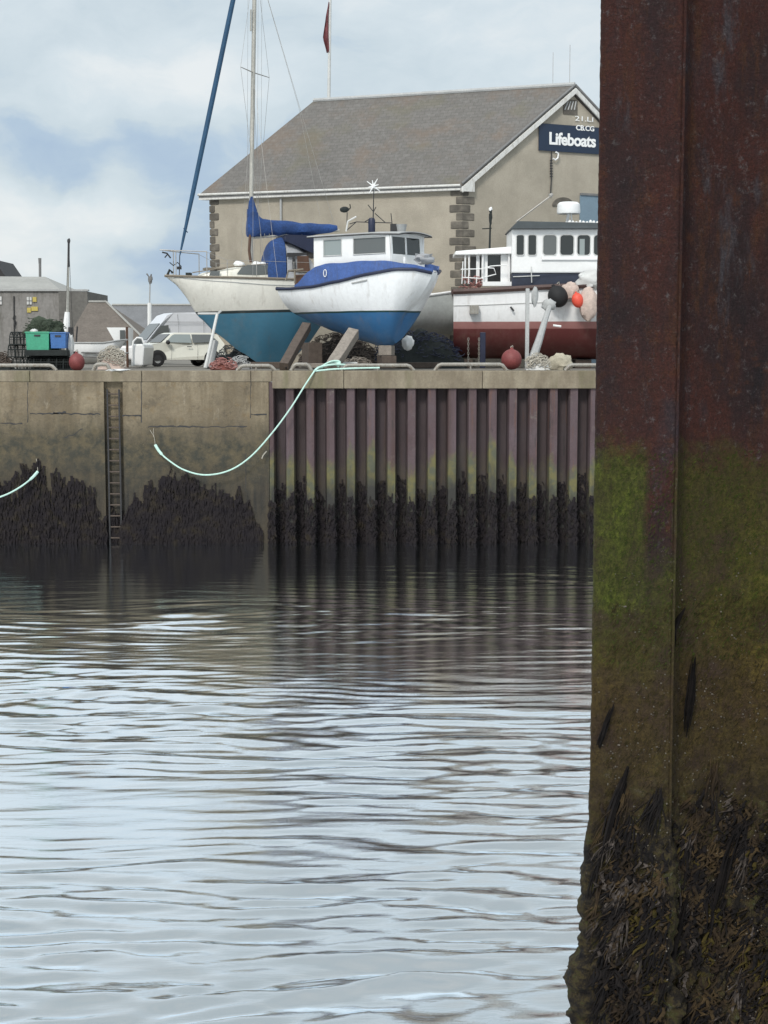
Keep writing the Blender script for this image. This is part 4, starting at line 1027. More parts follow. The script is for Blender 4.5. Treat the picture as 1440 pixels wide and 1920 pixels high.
def heap(name, px0, px1, ptop, Y, mat, label, cat, seed, coils=90, coilmat=None, dep=.8):
    x0, x1 = PX(px0, Y), PX(px1, Y); zt_ = PZ(ptop, Y); t = thing(name, ((x0+x1)/2, Y, Q), label, cat)
    r_ = random.Random(seed); b = MB(); n = 26; rows = []
    for j in range(9):
        v = j / 8; row = []
        for i in range(n + 1):
            uu = i / n; e = (math.sin(math.pi * uu) ** .5) * (math.sin(math.pi * v) ** .6); hgt = (zt_ - Q) * e * (.78 + .5 * mnoise.noise(Vector((uu * 5 + seed, v * 3, seed * 1.7))))
            row.append((x0 + (x1 - x0) * uu, Y + dep * (v - .5), Q + .004 + max(0, hgt)))
        rows.append(row)
    b.grid(rows); b.build('heap', mat, t)
    b = MB()
    for _ in range(coils):
        uu, v = r_.uniform(.06, .94), r_.uniform(.05, .6); e = (math.sin(math.pi * uu) ** .5) * (math.sin(math.pi * v) ** .6)
        c_ = Vector((x0 + (x1 - x0) * uu, Y + dep * (v - .5) - .03, Q + (zt_ - Q) * e * .95)); rr = r_.uniform(.05, .16); a0 = r_.uniform(0, 6.28); tl = r_.uniform(-.7, .7)
        b.tube([c_ + Vector((rr * math.cos(a0 + k * .8), -.03 + rr * .4 * math.sin(a0 + k * .8 + 1), rr * .55 * math.sin(a0 + k * .8) + tl * rr * .3 * k / 4)) for k in range(5)], .016, 4)
    b.build('cords', coilmat or mat, t); return t
heap('net_heap', 405, 520, 634, 60.5, 'darknet', 'dark heap of nets and gear behind the yacht keel', 'nets', 1, 150, 'grey', 1.6)
heap('net_heap', 555, 712, 624, 57.6, 'darkbrown', 'brown-black heap of old nets behind the pale timber prop', 'nets', 2, 220, 'darktimber', 1.6) if M.setdefault('darkbrown', paint('brown_black_net', (.035, .026, .022, 1), .9, .6, 6, .02)) else None
heap('net_heap', 690, 875, 619, 58.0, 'darknet', 'long black heap below the pale grey skiff', 'nets', 3, 200, 'navy', 1.8)
heap('net_heap', 395, 442, 674, 52.2, 'rustred', 'low rusty red heap at the quay edge below the yacht bow', 'nets', 4, 60, 'pinknet', .6)
heap('net_heap', 640, 700, 672, 53.8, 'darkbrown', 'small brown rag heap just right of the pale timber prop', 'nets', 6, 60, 'timber', .6)
heap('net_heap', 985, 1030, 664, 51.6, 'offwhite', 'whitish rope heap at the foot of the grey post', 'rope', 7, 90, 'hemp', .7)
heap('net_heap', 185, 236, 650, 53.5, 'palepink', 'pale pinkish heap of net and rope in front of the white dinghy', 'nets', 8, 130, 'hemp', .7)
heap('net_heap', 432, 470, 668, 54.5, 'grey', 'grey rag pile between the cradle post and the yacht keel', 'nets', 9, 40, 'lgrey', .6)
def tyre(px, Y, label):
    T = Matrix.Translation((PX(px, Y), Y, Q + .31)) @ Matrix.Rotation(R(80), 4, 'X') @ Matrix.Rotation(.3, 4, 'Y')
    b = MB(T); rows = []
    for i in range(24):
        a_ = 2*math.pi*i/24; rows.append([((.21 + .10*math.cos(2*math.pi*j/10)) * math.cos(a_), (.21 + .10*math.cos(2*math.pi*j/10)) * math.sin(a_), .10*math.sin(2*math.pi*j/10)) for j in range(10)])
    rows.append(rows[0]); b.grid(rows, None, True); o = b.build('tyre', 'black', None, True); tag(o, label, 'tyre')
tyre(642, 55.6, 'old tyre standing behind the pale timber prop')
# white plastic drum and pieces right of forefoot
b = MB(); b.blob(P(765, 643, 55.2), (.22, .2, .26), 14, 10, .12, 2); o = b.build('float', 'clean_white', None, True); tag(o, 'white plastic float under the bow of the cabin boat', 'float')
block(770, 690, 2.2, .20, 56.0, .3, 'darktimber', 'plank', 'long dark plank lying behind the cabin boat bow', 'plank', .1)
block(610, 690, 1.8, .16, 52.8, .25, 'timber', 'plank', 'grey plank lying behind the foot of the pale prop', 'plank', -.15)
block(655, 690, .5, .2, 51.6, .3, 'offwhite', 'crate', 'small whitish box behind the edge rail right of the pale prop', 'box', .2)
block(905, 690, .2, 1.3, 57.0, .2, 'navy', 'steel_prop', 'dark blue upright prop under the trawler', 'prop')
for px, lb in ((878, 'chain hanging beneath the stern of the trawler, leftmost of two'), (898, 'chain hanging beneath the trawler next to the dark blue prop')):
    b = MB(); z = PZ(636, 56.2); k = 0
    while z > Q + .05:
        c_ = Vector((PX(px, 56.2), 56.2, z)); a_ = (k % 2) * math.pi / 2; b.tube([c_ + Vector((math.cos(a_)*.03*math.cos(t), math.sin(a_)*.03*math.cos(t), .055*math.sin(t))) for t in [i*math.pi/3 for i in range(7)]], .012, 4, cap=False); z -= .085; k += 1
    o = b.build('chain', 'galv', None); tag(o, lb, 'chain')
for px, Y, lb in ((870, 58.9, 'timber block under the stern of the trawler'), (960, 58.9, 'timber block under the middle of the trawler'), (1090, 58.9, 'timber block under the trawler close to the rusty pile')): block(px, 690, .6, .32, Y, 1.4, 'darktimber', 'keel_block', lb, 'block')
block(1055, 688, .95, .55, 52.5, .6, 'hempbox', 'sack', 'pale yellowish sack slumped on the quay near the rusty pile', 'sack', .1) if False else None
b = MB(); c_ = P(1050, 672, 52.3); b.blob((c_.x, c_.y, Q + .22), (.42, .3, .30), 18, 12, .22, 2.2, seed=6); o = b.build('sack', 'sackc', None, True) if M.setdefault('sackc', paint('pale_sack', (.50, .46, .36, 1), .9, .35, 5, .01)) else None; tag(o, 'pale yellowish sack slumped on the quay near the rusty pile', 'sack')
fender('buoy', 959, 674, .34, 51.4, 'red', 'round dark red buoy on the quay edge in front of the trawler', sq=1.0)
fender('buoy', 144, 679, .26, 51.4, 'red', 'faded red buoy on the quay beside the stacked creels', sq=1.15)
# grey post and leaning brace in front of the trawler
pg = thing('quay_post', gz(988, 52.5), 'tall pale grey steel post in front of the trawler, rope-wrapped brace beside it', 'post')
b = MB(); b.box((PX(984.5, 52.5), 52.42, Q), (PX(991.5, 52.5), 52.56, PZ(541, 52.5))); b.build('upright', 'lgrey', pg, bevel=.01)
b = MB(); b.tube([P(996, 680, 52.6), P(1010, 640, 52.8), P(1022, 600, 53.2), P(1032, 570, 53.6)], [.16, .13, .10, .09], 8); b.blob(P(1029, 572, 53.6), (.24, .15, .2), 12, 8, .3, 3); b.blob(P(1003, 556, 53.0), (.12, .1, .33), 10, 8, .2); b.build('brace', 'lgrey', pg, True)
b = MB(); b.tube([P(1037, 610, 53.5), P(1052, 612, 53.5)], .04, 6); b.build('peg', 'clean_white', pg)

# ---------------------------------------------------------------- edge rails and the ropes
def edge_rail(x0, x1, hgt=.19, lab=''):
    a_, c_ = PX(x0, 50.35), PX(x1, 50.35); z = Q + hgt; dx = min(.22, (c_ - a_) * .25)
    t = thing('edge_rail', (a_, 50.35, Q), lab, 'rail', 'low bent pipe rails along the quay edge')
    b = MB(); b.tube([(a_, 50.35, Q), (a_ + dx*.6, 50.35, z - .03), (a_ + dx, 50.35, z), (c_ - dx, 50.35, z), (c_ - dx*.6, 50.35, z - .03), (c_, 50.35, Q)], .06, 8); b.build('pipe', 'galv', t, True)
    if c_ - a_ > 1: b = MB(); b.tube([((a_+c_)/2, 50.35, Q), ((a_+c_)/2, 50.35, z)], .03, 6); b.build('stay', 'galv', t)
edge_rail(-130, 105, .17, 'low bent pipe rail at the far left end of the quay edge'); edge_rail(174, 206, .20, 'very short bent rail on the quay edge just above the ladder')
edge_rail(444, 516, .16, 'low bent pipe rail below the yacht keel'); edge_rail(546, 584, .20, 'short bent rail at the foot of the darker timber prop')
edge_rail(640, 776, .17, 'low bent pipe rail right of the pale timber prop'); edge_rail(815, 950, .20, 'low bent pipe rail left of the dark red buoy'); edge_rail(1060, 1200, .18, 'low bent pipe rail behind the edge of the rusty pile')
def curve_pts(ctrl, Yf, n=8):
    """smooth curve through picture points at distance Yf(i)"""
    pts = [P(px, py, y) for px, py, y in ctrl]; o = []
    for i in range(len(pts) - 1):
        p0, p1, p2, p3 = pts[max(i-1, 0)], pts[i], pts[i+1], pts[min(i+2, len(pts)-1)]
        for k in range(n):
            t = k / n; o.append(.5*((2*p1) + (p2-p0)*t + (2*p0-5*p1+4*p2-p3)*t*t + (3*p1-p0-3*p2+p3)*t**3))
    return o + [pts[-1]]
b = MB(); pts = curve_pts([(590, 695, 49.85), (572, 722, 49.7), (545, 765, 49.6), (510, 812, 49.6), (470, 856, 49.6), (430, 882, 49.6), (385, 890.5, 49.6), (345, 881, 49.65), (315, 862, 49.75), (300, 848, 49.85), (291, 834, 49.95)], 0)
n_p = len(pts); b.tube(pts, [.026 + (.022 if i > n_p * .86 else 0) for i in range(n_p)], 7)
mr_ = thing('mooring_rope', P(590, 694, 49.8), 'long mint green rope sagging from the quay edge across the harbour wall', 'rope'); b.build('rope', 'rope', mr_, True)
b = MB(); b.tube(curve_pts([(291, 834, 49.95), (289, 820, 49.96), (281, 806, 49.97)], 0), .009, 5); b.tube(curve_pts([(291, 834, 49.9), (288, 812, 49.95), (288, 803, 49.97)], 0), .007, 5); b.build('frayed_end', 'hemp', mr_)
b = MB(); b.tube(curve_pts([(590, 695, 49.85), (600, 688, 50.0), (625, 683.5, 50.2), (648, 684, 50.4)], 0), .035, 6); b.tube(curve_pts([(588, 696, 49.87), (620, 692.5, 49.95), (665, 690.5, 50.0), (712, 689.5, 50.05)], 0), .03, 6)
for k in range(4): b.tube(curve_pts([(603 - k*2, 690, 50.1), (612 + k*3, 682 - k*1.5, 50.3), (628 + k*3, 681 - k, 50.4), (634, 688, 50.3)], 0), .028, 6)
b.build('coil', 'rope', mr_, True)
b = MB(); pts = curve_pts([(-220, 960, 49.6), (-120, 955, 49.6), (-40, 942, 49.6), (5, 930, 49.6), (35, 915, 49.65), (58, 898, 49.7), (71, 884, 49.8)], 0); b.tube(pts, [.028 + (.02 if i > len(pts) * .8 else 0) for i in range(len(pts))], 7)
m2 = thing('mooring_rope', P(71, 884, 49.8), 'short mint rope with a frayed knot against the dark seaweed, left of the ladder', 'rope'); b.build('rope', 'rope', m2, True)
b = MB(); b.tube(curve_pts([(71, 884, 49.8), (70, 872, 49.95), (68, 860, 49.97)], 0), .010, 5); b.build('frayed_end', 'hemp', m2)
b = MB(); b.tube(curve_pts([(500, 846, 49.85), (494, 853, 49.8), (491, 860, 49.8)], 0), .02, 5); o = b.build('rope_end', 'hemp', None); tag(o, 'tiny loose rope end at the left edge of the corrugated piling', 'rope')
b = MB(); b.blob((PX(220, 50.0), 50.05, Q + .02), (.36, .14, .035), 14, 8, .4, 4); o = b.build('bird_droppings', 'clean_white', None, True); tag(o, 'white crust of bird droppings on the coping above the ladder', 'droppings')

# ---------------------------------------------------------------- creels and fish boxes, left
def creel(loc, w_=.72, h_=.40, d=.5, label='', mat='darknet', group='lobster creels stacked on the quay'):
    T = Matrix.Translation(loc); t = thing('creel', loc, label, 'creel', group)
    b = MB(T); b.box((-w_/2, -d/2, 0), (w_/2, d/2, .035)); b.build('base', mat, t)
    b = MB(T)
    for x in (-w_/2, -w_/6, w_/6, w_/2):
        b.tube([(x, d/2*math.cos(a_), .03 + h_*math.sin(a_)**.75) for a_ in [math.pi*k/10 for k in range(11)]], .020, 5)
    for a_ in (.5, 1.57, 2.64): b.tube([(-w_/2, d/2*math.cos(a_), .03 + h_*math.sin(a_)**.75), (w_/2, d/2*math.cos(a_), .03 + h_*math.sin(a_)**.75)], .018, 5)
    b.build('frame', mat, t, True)
    b = MB(T); nx_, na = 13, 11
    sp_ = lambda i, a_: Vector((-w_/2 + w_*i/nx_, d/2*.97*math.cos(a_), .03 + h_*.97*max(0, math.sin(a_))**.75))
    for i in range(nx_ + 1): b.tube([sp_(i, math.pi*k/na) for k in range(na + 1)], .008, 3)
    for k in range(na + 1): b.tube([sp_(i, math.pi*k/na) for i in (0, nx_)], .008, 3)
    b.build('netting', mat, t); return t
Yc = 52.2
c0 = creel(Vector((PX(72, Yc), Yc, Q)), label='dark lobster creel on the quay under the green fish box')
def creel_copy(loc, label, rz=0.):
    c_ = copy_tree(c0); c_.location = loc; c_.rotation_euler.z = rz; c_['label'] = label; return c_
creel_copy((PX(114, Yc), Yc, Q), 'dark lobster creel on the quay under the blue fish box', .04)
creel_copy((PX(46, Yc+.4), Yc+.5, Q), 'dark lobster creel at the left foot of the stack, partly behind', -.05)
creel_copy((PX(38, Yc+.6), Yc+.6, Q + .42), 'creel second from the ground at the left end of the stack', .03)
creel_copy((PX(42, Yc+.6), Yc+.6, Q + .84), 'topmost creel at the left end of the stack, beside the green box', -.04)
b = MB(); b.box((PX(52, Yc), Yc + .35, Q), (PX(132, Yc), Yc + .9, Q + .62)); o = b.build('pallet_box', 'darknet', None, bevel=.03); tag(o, 'dark box behind the two front creels', 'box')
def fishbox(px0, px1, py0, py1, Y, mat, label):
    x0, x1, z1, z0 = PX(px0, Y), PX(px1, Y), PZ(py0, Y), PZ(py1, Y); cx = (x0+x1)/2; w_ = (x1-x0)/2; d = .28; th = .03
    t = thing('fish_box', (cx, Y, z0), label, 'fish box'); b = MB()
    lo = lambda k: [(cx-w_*k, Y-d*k, 0), (cx+w_*k, Y-d*k, 0), (cx+w_*k, Y+d*k, 0), (cx-w_*k, Y+d*k, 0)]
    ring = lambda k, z: [Vector((p[0], p[1], z)) for p in lo(k)]
    b.grid([ring(.94, z0), ring(1., z1), ring(.93, z1), ring(.88, z0 + .04)], None, True); b.add(ring(.94, z0), [(3, 2, 1, 0)]); b.add(ring(.88, z0 + .04), [(0, 1, 2, 3)]); b.build('tub', mat, t, bevel=.012)
    b = MB(); rr = ring(1.02, z1 - .03); b.tube(rr + [rr[0]], .022, 5); b.build('rim', mat, t)
    b = MB(); b.box((cx - .1, Y - d - .018, z1 - .16), (cx + .1, Y - d * .97, z1 - .10)); b.build('hand_slot', 'dark', t); return t
fishbox(52, 96, 622, 656, Yc, 'greenbin', 'green plastic fish box on top of the dark creels'); fishbox(98, 127, 623, 653, Yc, 'bluebin', 'blue plastic fish box on top of the dark creels')
zc_ = PZ(656, Yc)
b = MB(); b.box((PX(50, Yc), Yc - .3, Q + .47), (PX(130, Yc), Yc + .5, zc_ - .003)); o = b.build('pallet', 'darknet', None, bevel=.02); tag(o, 'dark pallet between the creels and the two fish boxes', 'pallet')
t = thing('net_heap', (PX(84, Yc + .5), Yc + .6, Q + .62), 'green-brown net bundled behind and above the green fish box', 'nets'); b = MB(); c_ = P(84, 622, Yc + .6); b.blob(c_, (.60, .3, .42), 22, 12, .28, 2.6, seed=9); b.box((c_.x - .5, Yc + .45, Q + .62), (c_.x + .5, Yc + .85, c_.z)); b.build('bundle', 'net', t)
b = MB()
for _ in range(160):
    p = Vector((c_.x + rng.gauss(0, .28), Yc + .35 + rng.uniform(-.1, .3), c_.z + rng.uniform(-.2, .42) - .0)); b.tube([p, p + Vector((rng.uniform(-.1, .1), rng.uniform(-.05, .05), rng.uniform(-.06, .08))), p + Vector((rng.uniform(-.16, .16), 0, rng.uniform(-.12, .06)))], .011, 4)
b.build('cords', 'net', t)
b = MB(); b.blob(P(64, 622, Yc - .05), (.14, .1, .09), 12, 8, .3, 3); o = b.build('float', 'offwhite', None, True); tag(o, 'small pale float resting in the green fish box', 'float')
b = MB(); b.blob(P(132, 650, Yc + .2), (.13, .15, .40), 14, 12, .15, 2); o = b.build('fender', 'offwhite', None, True); tag(o, 'long white fender standing at the right end of the creel stack', 'fender')
heap('net_heap', -20, 24, 662, 53, 'darknet', 'dark net heap at the left edge of the picture beside the creels', 'nets', 12, 80, 'darktimber', .8)

# ---------------------------------------------------------------- small white boats behind
def dinghy(name, px0, px1, py0, py1, Y, label, cabin=None):
    L_ = PX(px1, Y) - PX(px0, Y); T = Matrix.Translation((PX(px0, Y), Y, 0)); zs, zk = PZ(py0, Y), PZ(py1, Y)
    h_ = Hull(L_, [(0, .6), (.4, .8), (.8, .5), (1, .05)], [(0, zs), (.6, zs), (1, zs + .12)], [(0, zk), (.8, zk), (1, zk + .3)], p=3, q=.6, rake=.5, bow=4)
    t = thing(name, (PX(px0, Y), Y, Q), label, 'boat'); rows = h_.shell(20, 10); b = MB(T); b.grid(rows); b.add(rows[0], [tuple(range(len(rows[0])))]); b.build('hull', 'white', t, True); deck(h_, T, -.03, 'offwhite', t)
    b = MB(T)
    for s_ in (-1, 1): b.tube(h_.rail(s_, 0, 1, 20, 0, .01), .03, 6)
    b.build('gunwale', 'lgrey', t); return t, T, h_
dg_, Td, hd_ = dinghy('dinghy', 140, 238, 643, 683, 56.5, 'low white boat with bare mast behind the red buoy')
b = MB(); b.tube([P(125, 660, 56.4), P(126, 620, 56.4), P(128.5, 450, 56.4)], [.075, .07, .028], 8); b.build('mast', 'alu', dg_, True)
b = MB(); b.tube([P(124, 622, 56.3), P(126, 585, 56.3)], [.14, .09], 8); b.build('mast_foot', 'clean_white', dg_, True)
b = MB(); b.tube([P(128.5, 450, 56.4), P(122, 622, 56.2)], .008, 4); b.tube([P(129, 455, 56.4), P(137, 640, 56.6)], .008, 4); b.build('stays', 'dark', dg_)
b = MB(); b.tube([P(128.6, 500, 56.35), P(128.8, 450, 56.35)], .04, 6); b.blob(P(129, 452, 56.35), (.06, .05, .1), 8, 6); b.build('masthead', 'dark', dg_)
b = MB(); b.tube([P(139, 680, 56), P(143, 640, 56), P(145, 612, 56)], .03, 6); b.box(P(128, 632, 56.1), P(138, 614, 56.6)); b.build('stern_gear', 'dark', dg_)
b = MB(Td); b.tube([(.4, -.8, PZ(661, 56)), (2.1, -.8, PZ(662, 56))], .03, 5); b.tube([(.3, -.8, PZ(668, 56)), (1.9, -.8, PZ(672, 56))], .025, 5); b.build('oars', 'grey', dg_)
wb = thing('workboat', gz(222, 60), 'white slanting wheelhouse with dark post behind the pale net heap', 'boat')
b = MB(); b.prism([P(200, 614, 60), P(238, 614, 60), P(238, 684, 60), P(222, 684, 60), (P(216, 642, 60))], (0, 1.5, 0)); b.build('wheelhouse', 'white', wb)
b = MB(); b.box((PX(226, 60), 59.93, PZ(645, 60)), (PX(235, 60), 59.99, PZ(619, 60))); b.build('window', 'glass_grey', wb)
b = MB(); b.tube([(PX(239.5, 60), 59.9, Q), (PX(239.5, 60), 59.9, PZ(613, 60))], .05, 6); b.build('post', 'brown', wb)
b = MB(); b.box((PX(215, 60), 59.9, Q + .3), (PX(262, 60), 61.2, PZ(648, 60))); b.build('hull', 'white', wb, bevel=.08)
ss = thing('speedboat', gz(258, 58), 'small white boat with round-topped windscreen left of the car', 'boat')
b = MB(); b.prism([P(247, 686, 58), P(246, 650, 58), P(252, 645, 58), P(268, 645, 58), P(271, 652, 58), P(268, 686, 58)], (0, 2.4, 0)); b.build('hull', 'white', ss, bevel=.05)
b = MB(); arcp = [P(248, 686, 57.9), P(248, 655, 57.9), P(250, 640, 57.9), P(257, 633, 57.9), P(266, 634, 57.9), P(270, 644, 57.9)]; b.tube(arcp, .035, 6); b.build('windscreen_hoop', 'clean_white', ss, True)
b = MB(); b.prism([P(250, 645, 58.1), P(252, 638, 58.1), P(258, 635, 58.1), P(265, 636, 58.1), P(268, 645, 58.1)], (0, .05, 0)); b.build('windscreen', 'glass_grey', ss)
b = MB(); b.prism([P(219, 648, 58.3), P(222, 638, 58.3), P(230, 634, 58.3), P(236, 638, 58.3), P(237, 648, 58.3)], (0, .05, 0)); o = b.build('windscreen', 'glass_grey', None); tag(o, 'small loose curved windscreen left of the round-topped one', 'windscreen')

# ---------------------------------------------------------------- vehicles
def vehicle(name, loc, ang, S_, label, cat, body, wtab, belt, glass_side, mats, wheels, r_w, extras=None):
    """side profile (x forward, z) with half width by height"""
    T = Matrix.Translation(loc) @ Matrix.Rotation(ang, 4, 'Z') @ Matrix.Scale(S_, 4); t = thing(name, loc, label, cat)
    hwid = lambda z: lerp_tab(z, wtab)
    b = MB(T); n = len(body)
    l = [(x, -hwid(z), z) for x, z in body]; r_ = [(x, hwid(z), z) for x, z in body]
    b.add(l, [tuple(range(n))]); b.add(r_, [tuple(range(n - 1, -1, -1))]); b.grid([l + [l[0]], r_ + [r_[0]]]); b.build('body', mats[0], t, bevel=.03 * S_)
    for poly, mt, nm in glass_side:
        for s_ in (-1, 1):
            b = MB(T); q_ = [(x, s_ * (hwid(z) + .012), z) for x, z in poly]; b.prism(q_, (0, s_ * .006, 0)); b.build(nm, mt, t)
    for wx in wheels:
        for s_ in (-1, 1):
            W = T @ Matrix.Translation((wx, s_ * (hwid(.4) - .09), r_w)) @ Matrix.Rotation(math.pi/2, 4, 'X')
            b = MB(W); b.lathe([(r_w*.55, -.11), (r_w*.9, -.11), (r_w, -.08), (r_w, .08), (r_w*.9, .11), (r_w*.55, .11)], 24); ty = b.build('wheel', 'black', t, True)
            b = MB(W); b.lathe([(0, -.03*s_*-1 + .1*s_), (r_w*.3, .09*s_), (r_w*.57, .07*s_), (r_w*.57, -.07*s_), (0, -.07*s_)], 18); b.build('rim', 'lgrey', ty, True)
            b = MB(T); arch = [(wx + (r_w*1.22)*math.cos(a_), s_*(hwid(.45) + .006), max(.2, r_w + (r_w*1.22)*math.sin(a_))) for a_ in [math.pi*k/12 - .15 for k in range(14)]]
            b.prism(arch, (0, s_*.008, 0)); b.build('wheel_arch', 'dark', t)
    if extras: extras(T, t, hwid)
    return t
# small pale car, nose to the left and a little towards the camera
car_body = [(1.85, .28), (1.88, .55), (1.80, .78), (1.55, .90), (.98, .98), (.55, 1.34), (.35, 1.40), (-1.25, 1.40), (-1.55, 1.32), (-1.78, .95), (-1.82, .5), (-1.78, .28)]
def car_ex(T, t, hwid):
    b = MB(T); b.hexa([(1.00, -.64, .995), (1.00, .64, .995), (.56, .56, 1.335), (.56, -.56, 1.335)], [(1.02, -.64, 1.005), (1.02, .64, 1.005), (.585, .56, 1.345), (.585, -.56, 1.345)]); b.build('windscreen', 'glass', t)
    for s_ in (-1, 1):
        b = MB(T); b.blob((.80, s_*.92, 1.0), (.09, .11, .09), 12, 8, .05); b.tube([(.8, s_*.8, .95), (.8, s_*.92, 1.0)], .03, 5); b.build('wing_mirror', 'dark', t, True)
        b = MB(T); b.blob((1.78, s_*.55, .72), (.08, .13, .12), 12, 8, .0); b.build('headlight', 'glass_pale', t, True)
        b = MB(T); b.box((-.28, s_*.835, .80), (-.08, s_*.852, .84)); b.build('door_handle', 'grey', t)
        b = MB(T)
        for xx in (.62, -.55): b.tube([(xx, s_*.842, .30), (xx, s_*.842, .9)], .006, 3)
        b.build('door_seam', 'grey', t)
    b = MB(T); b.box((1.87, -.4, .35), (1.895, .4, .6)); b.build('grille', 'dark', t)
cpos = gz(333, 65.2); 
vehicle('parked_car', cpos, R(180 + 30), 1.0, 'small cream-white car with dark side windows, parked in front of the white van', 'car', car_body,
        [(0, .80), (.3, .83), (.6, .84), (.9, .83), (1.0, .77), (1.4, .60)], .95,
        [([(.84, 1.0), (.52, 1.28), (.40, 1.33), (-.30, 1.33), (-.30, .98)], 'glass_pale', 'side_window'), ([(-.36, .98), (-.36, 1.33), (-1.22, 1.33), (-1.52, 1.02)], 'glass_grey', 'side_window')], ['carwhite'], (1.22, -1.22), .31, car_ex)
van_body = [(2.3, .32), (2.35, .7), (2.2, 1.0), (1.75, 1.15), (1.05, 1.95), (.75, 2.30), (.4, 2.42), (-2.1, 2.48), (-2.25, 2.35), (-2.3, .32)]
def van_ex(T, t, hwid):
    b = MB(T); b.hexa([(1.76, -.78, 1.165), (1.76, .78, 1.165), (1.10, .74, 1.91), (1.10, -.74, 1.91)], [(1.79, -.78, 1.175), (1.79, .78, 1.175), (1.13, .74, 1.925), (1.13, -.74, 1.925)]); b.build('windscreen', 'glass_grey', t)
    for s_ in (-1, 1):
        b = MB(T)
        for zz in (1.95, 2.0): b.tube([(.9, s_*(hwid(zz)+.006), zz), (-2.2, s_*(hwid(zz)+.006), zz)], .008, 3)
        for xx in (.25, -1.0): b.tube([(xx, s_*(hwid(.5)+.004), .45), (xx, s_*(hwid(1.9)+.004), 1.9), (xx, s_*(hwid(2.35)+.006), 2.35)], .008, 3)
        b.build('panel_seam', 'grey', t)
        b = MB(T); b.blob((1.3, s_*1.12, 1.3), (.07, .1, .17), 10, 8, .05); b.build('wing_mirror', 'dark', t, True)
        b = MB(T); b.blob((2.22, s_*.72, .82), (.09, .14, .13), 10, 8, 0); b.build('headlight', 'glass_pale', t, True)
vp = gz(333, 73.5)
vehicle('parked_van', vp, R(180 + 27), 1.0, 'high-roofed white panel van parked behind the small cream car', 'van', van_body,
        [(0, .92), (1.2, .95), (1.9, .88), (2.3, .76), (2.5, .66)], 1.2, [([(1.62, 1.2), (1.12, 1.80), (.75, 1.85), (.70, 1.2)], 'glass_grey', 'side_window')], ['vanwhite'], (1.5, -1.4), .36, van_ex)

# ---------------------------------------------------------------- poles and flag
fp = thing('flagpole', (PX(617, 80), 80, Q), 'tall white flagpole with a limp red flag rising behind the station roof', 'flagpole')
b = MB(); b.tube([(PX(616, 80), 80, Q), P(616.5, 190, 80), P(619, 0, 80), P(620, -90, 80)], [.10, .085, .07, .05], 8); b.build('pole', 'offwhite', fp, True)
b = MB(); rows = []
for i in range(14):
    t_ = i / 13; py = 4 + 92 * t_; wd = lerp_tab(t_, [(0, 2), (.3, 7), (.7, 12), (1, 5)]); row = []
    for j in range(7):
        v = j / 6; p = P(617.5 - wd * v, py + 4 * v * t_, 79.93); p.y += .10 * math.sin(v * 8 + t_ * 3); row.append(p)
    rows.append(row)
b.grid(rows); b.build('flag', 'flag', fp, True) if M.setdefault('flag', paint('faded_flag', (.22, .07, .08, 1), .9, .6, 3)) else None
lp_ = thing('lamp_post', gz(281, 78), 'slim white lamp post with small head left of the van', 'lamp post')
b = MB(); b.tube([(PX(280, 78), 78, Q), P(280.5, 568, 78)], .11, 8); b.build('post', 'clean_white', lp_, True)
b = MB(); b.tube([P(280.5, 568, 78), P(281.5, 520, 78)], .035, 6); b.build('upper_pole', 'lgrey', lp_)
b = MB(); b.tube([P(275, 513, 78), P(281, 521, 78), P(284, 514, 78)], .04, 5); b.blob(P(282, 524, 78), (.12, .1, .2), 8, 6, .3); b.build('lamp_head', 'grey', lp_)
ap = thing('aerial_mast', (PX(75, 92), 92, Q), 'thin dark aerial mast rising behind the grey flat-topped building', 'mast')
b = MB(); b.tube([(PX(75.5, 92), 92, Q), P(75, 497, 92), P(74.5, 484, 92)], [.09, .08, .1], 6); b.build('pole', 'grey', ap)

# ---------------------------------------------------------------- buildings on the left
M['render'] = paint('grey_render', (.27, .26, .25, 1), .9, .25, .8, .01, dirt=(.13, .125, .11, 1)); M['darkrender'] = paint('dark_render', (.16, .155, .145, 1), .9, .3, .8, .01)
M['roofpale'] = paint('pale_roof', (.36, .36, .34, 1), .8, .2, 1); M['roofbrown'] = paint('brown_slates', (.17, .145, .125, 1), .85, .35, 1.4, .02, dirt=(.16, .14, .12, 1)); M['roofgrey'] = paint('far_slates', (.19, .195, .205, 1), .85, .2, 1.2, .01)
Y0 = 84.; hb_ = thing('harbour_building', (PX(60, Y0), Y0, Q), 'grey rendered building with pale hipped roof and two white windows at the left edge', 'building')
x0, x1, x2 = PX(0, Y0) - 9, PX(110, Y0), PX(167, Y0); zt1 = PZ(546, Y0)
b = MB(); b.box((x0, Y0, Q - .2), (x2 - 1.55, Y0 + 8, zt1)); b.build('wall', 'render', hb_)
b = MB(); b.box((x2 - 1.55, Y0 - .15, Q - .2), (x2, Y0 + 6, zt1 - .02)); b.build('end_block', 'darkrender', hb_)
b = MB(); b.box((x0, Y0 - .12, zt1 + .002), (x1 + 1.6, Y0 + .3, zt1 + .10)); b.box((x1+1.6, Y0 - .25, zt1), (x2 + .06, Y0 + .1, zt1 + .08)); b.build('parapet', 'lgrey', hb_)
zr_ = PZ(519, Y0 + 4); b = MB()
b.add([(x0, Y0 + .2, zt1 + .1), (x1 + .1, Y0 + .2, zt1 + .1), (x1 + .1, Y0 + 8, zt1 + .1), (x0, Y0 + 8, zt1 + .1), (x0, Y0 + 4, zr_ + .1), (PX(88, Y0 + 4), Y0 + 4, zr_)], [(0, 1, 5, 4), (2, 3, 4, 5), (1, 2, 5), (3, 0, 4)]); b.build('roof', 'roofpale', hb_)
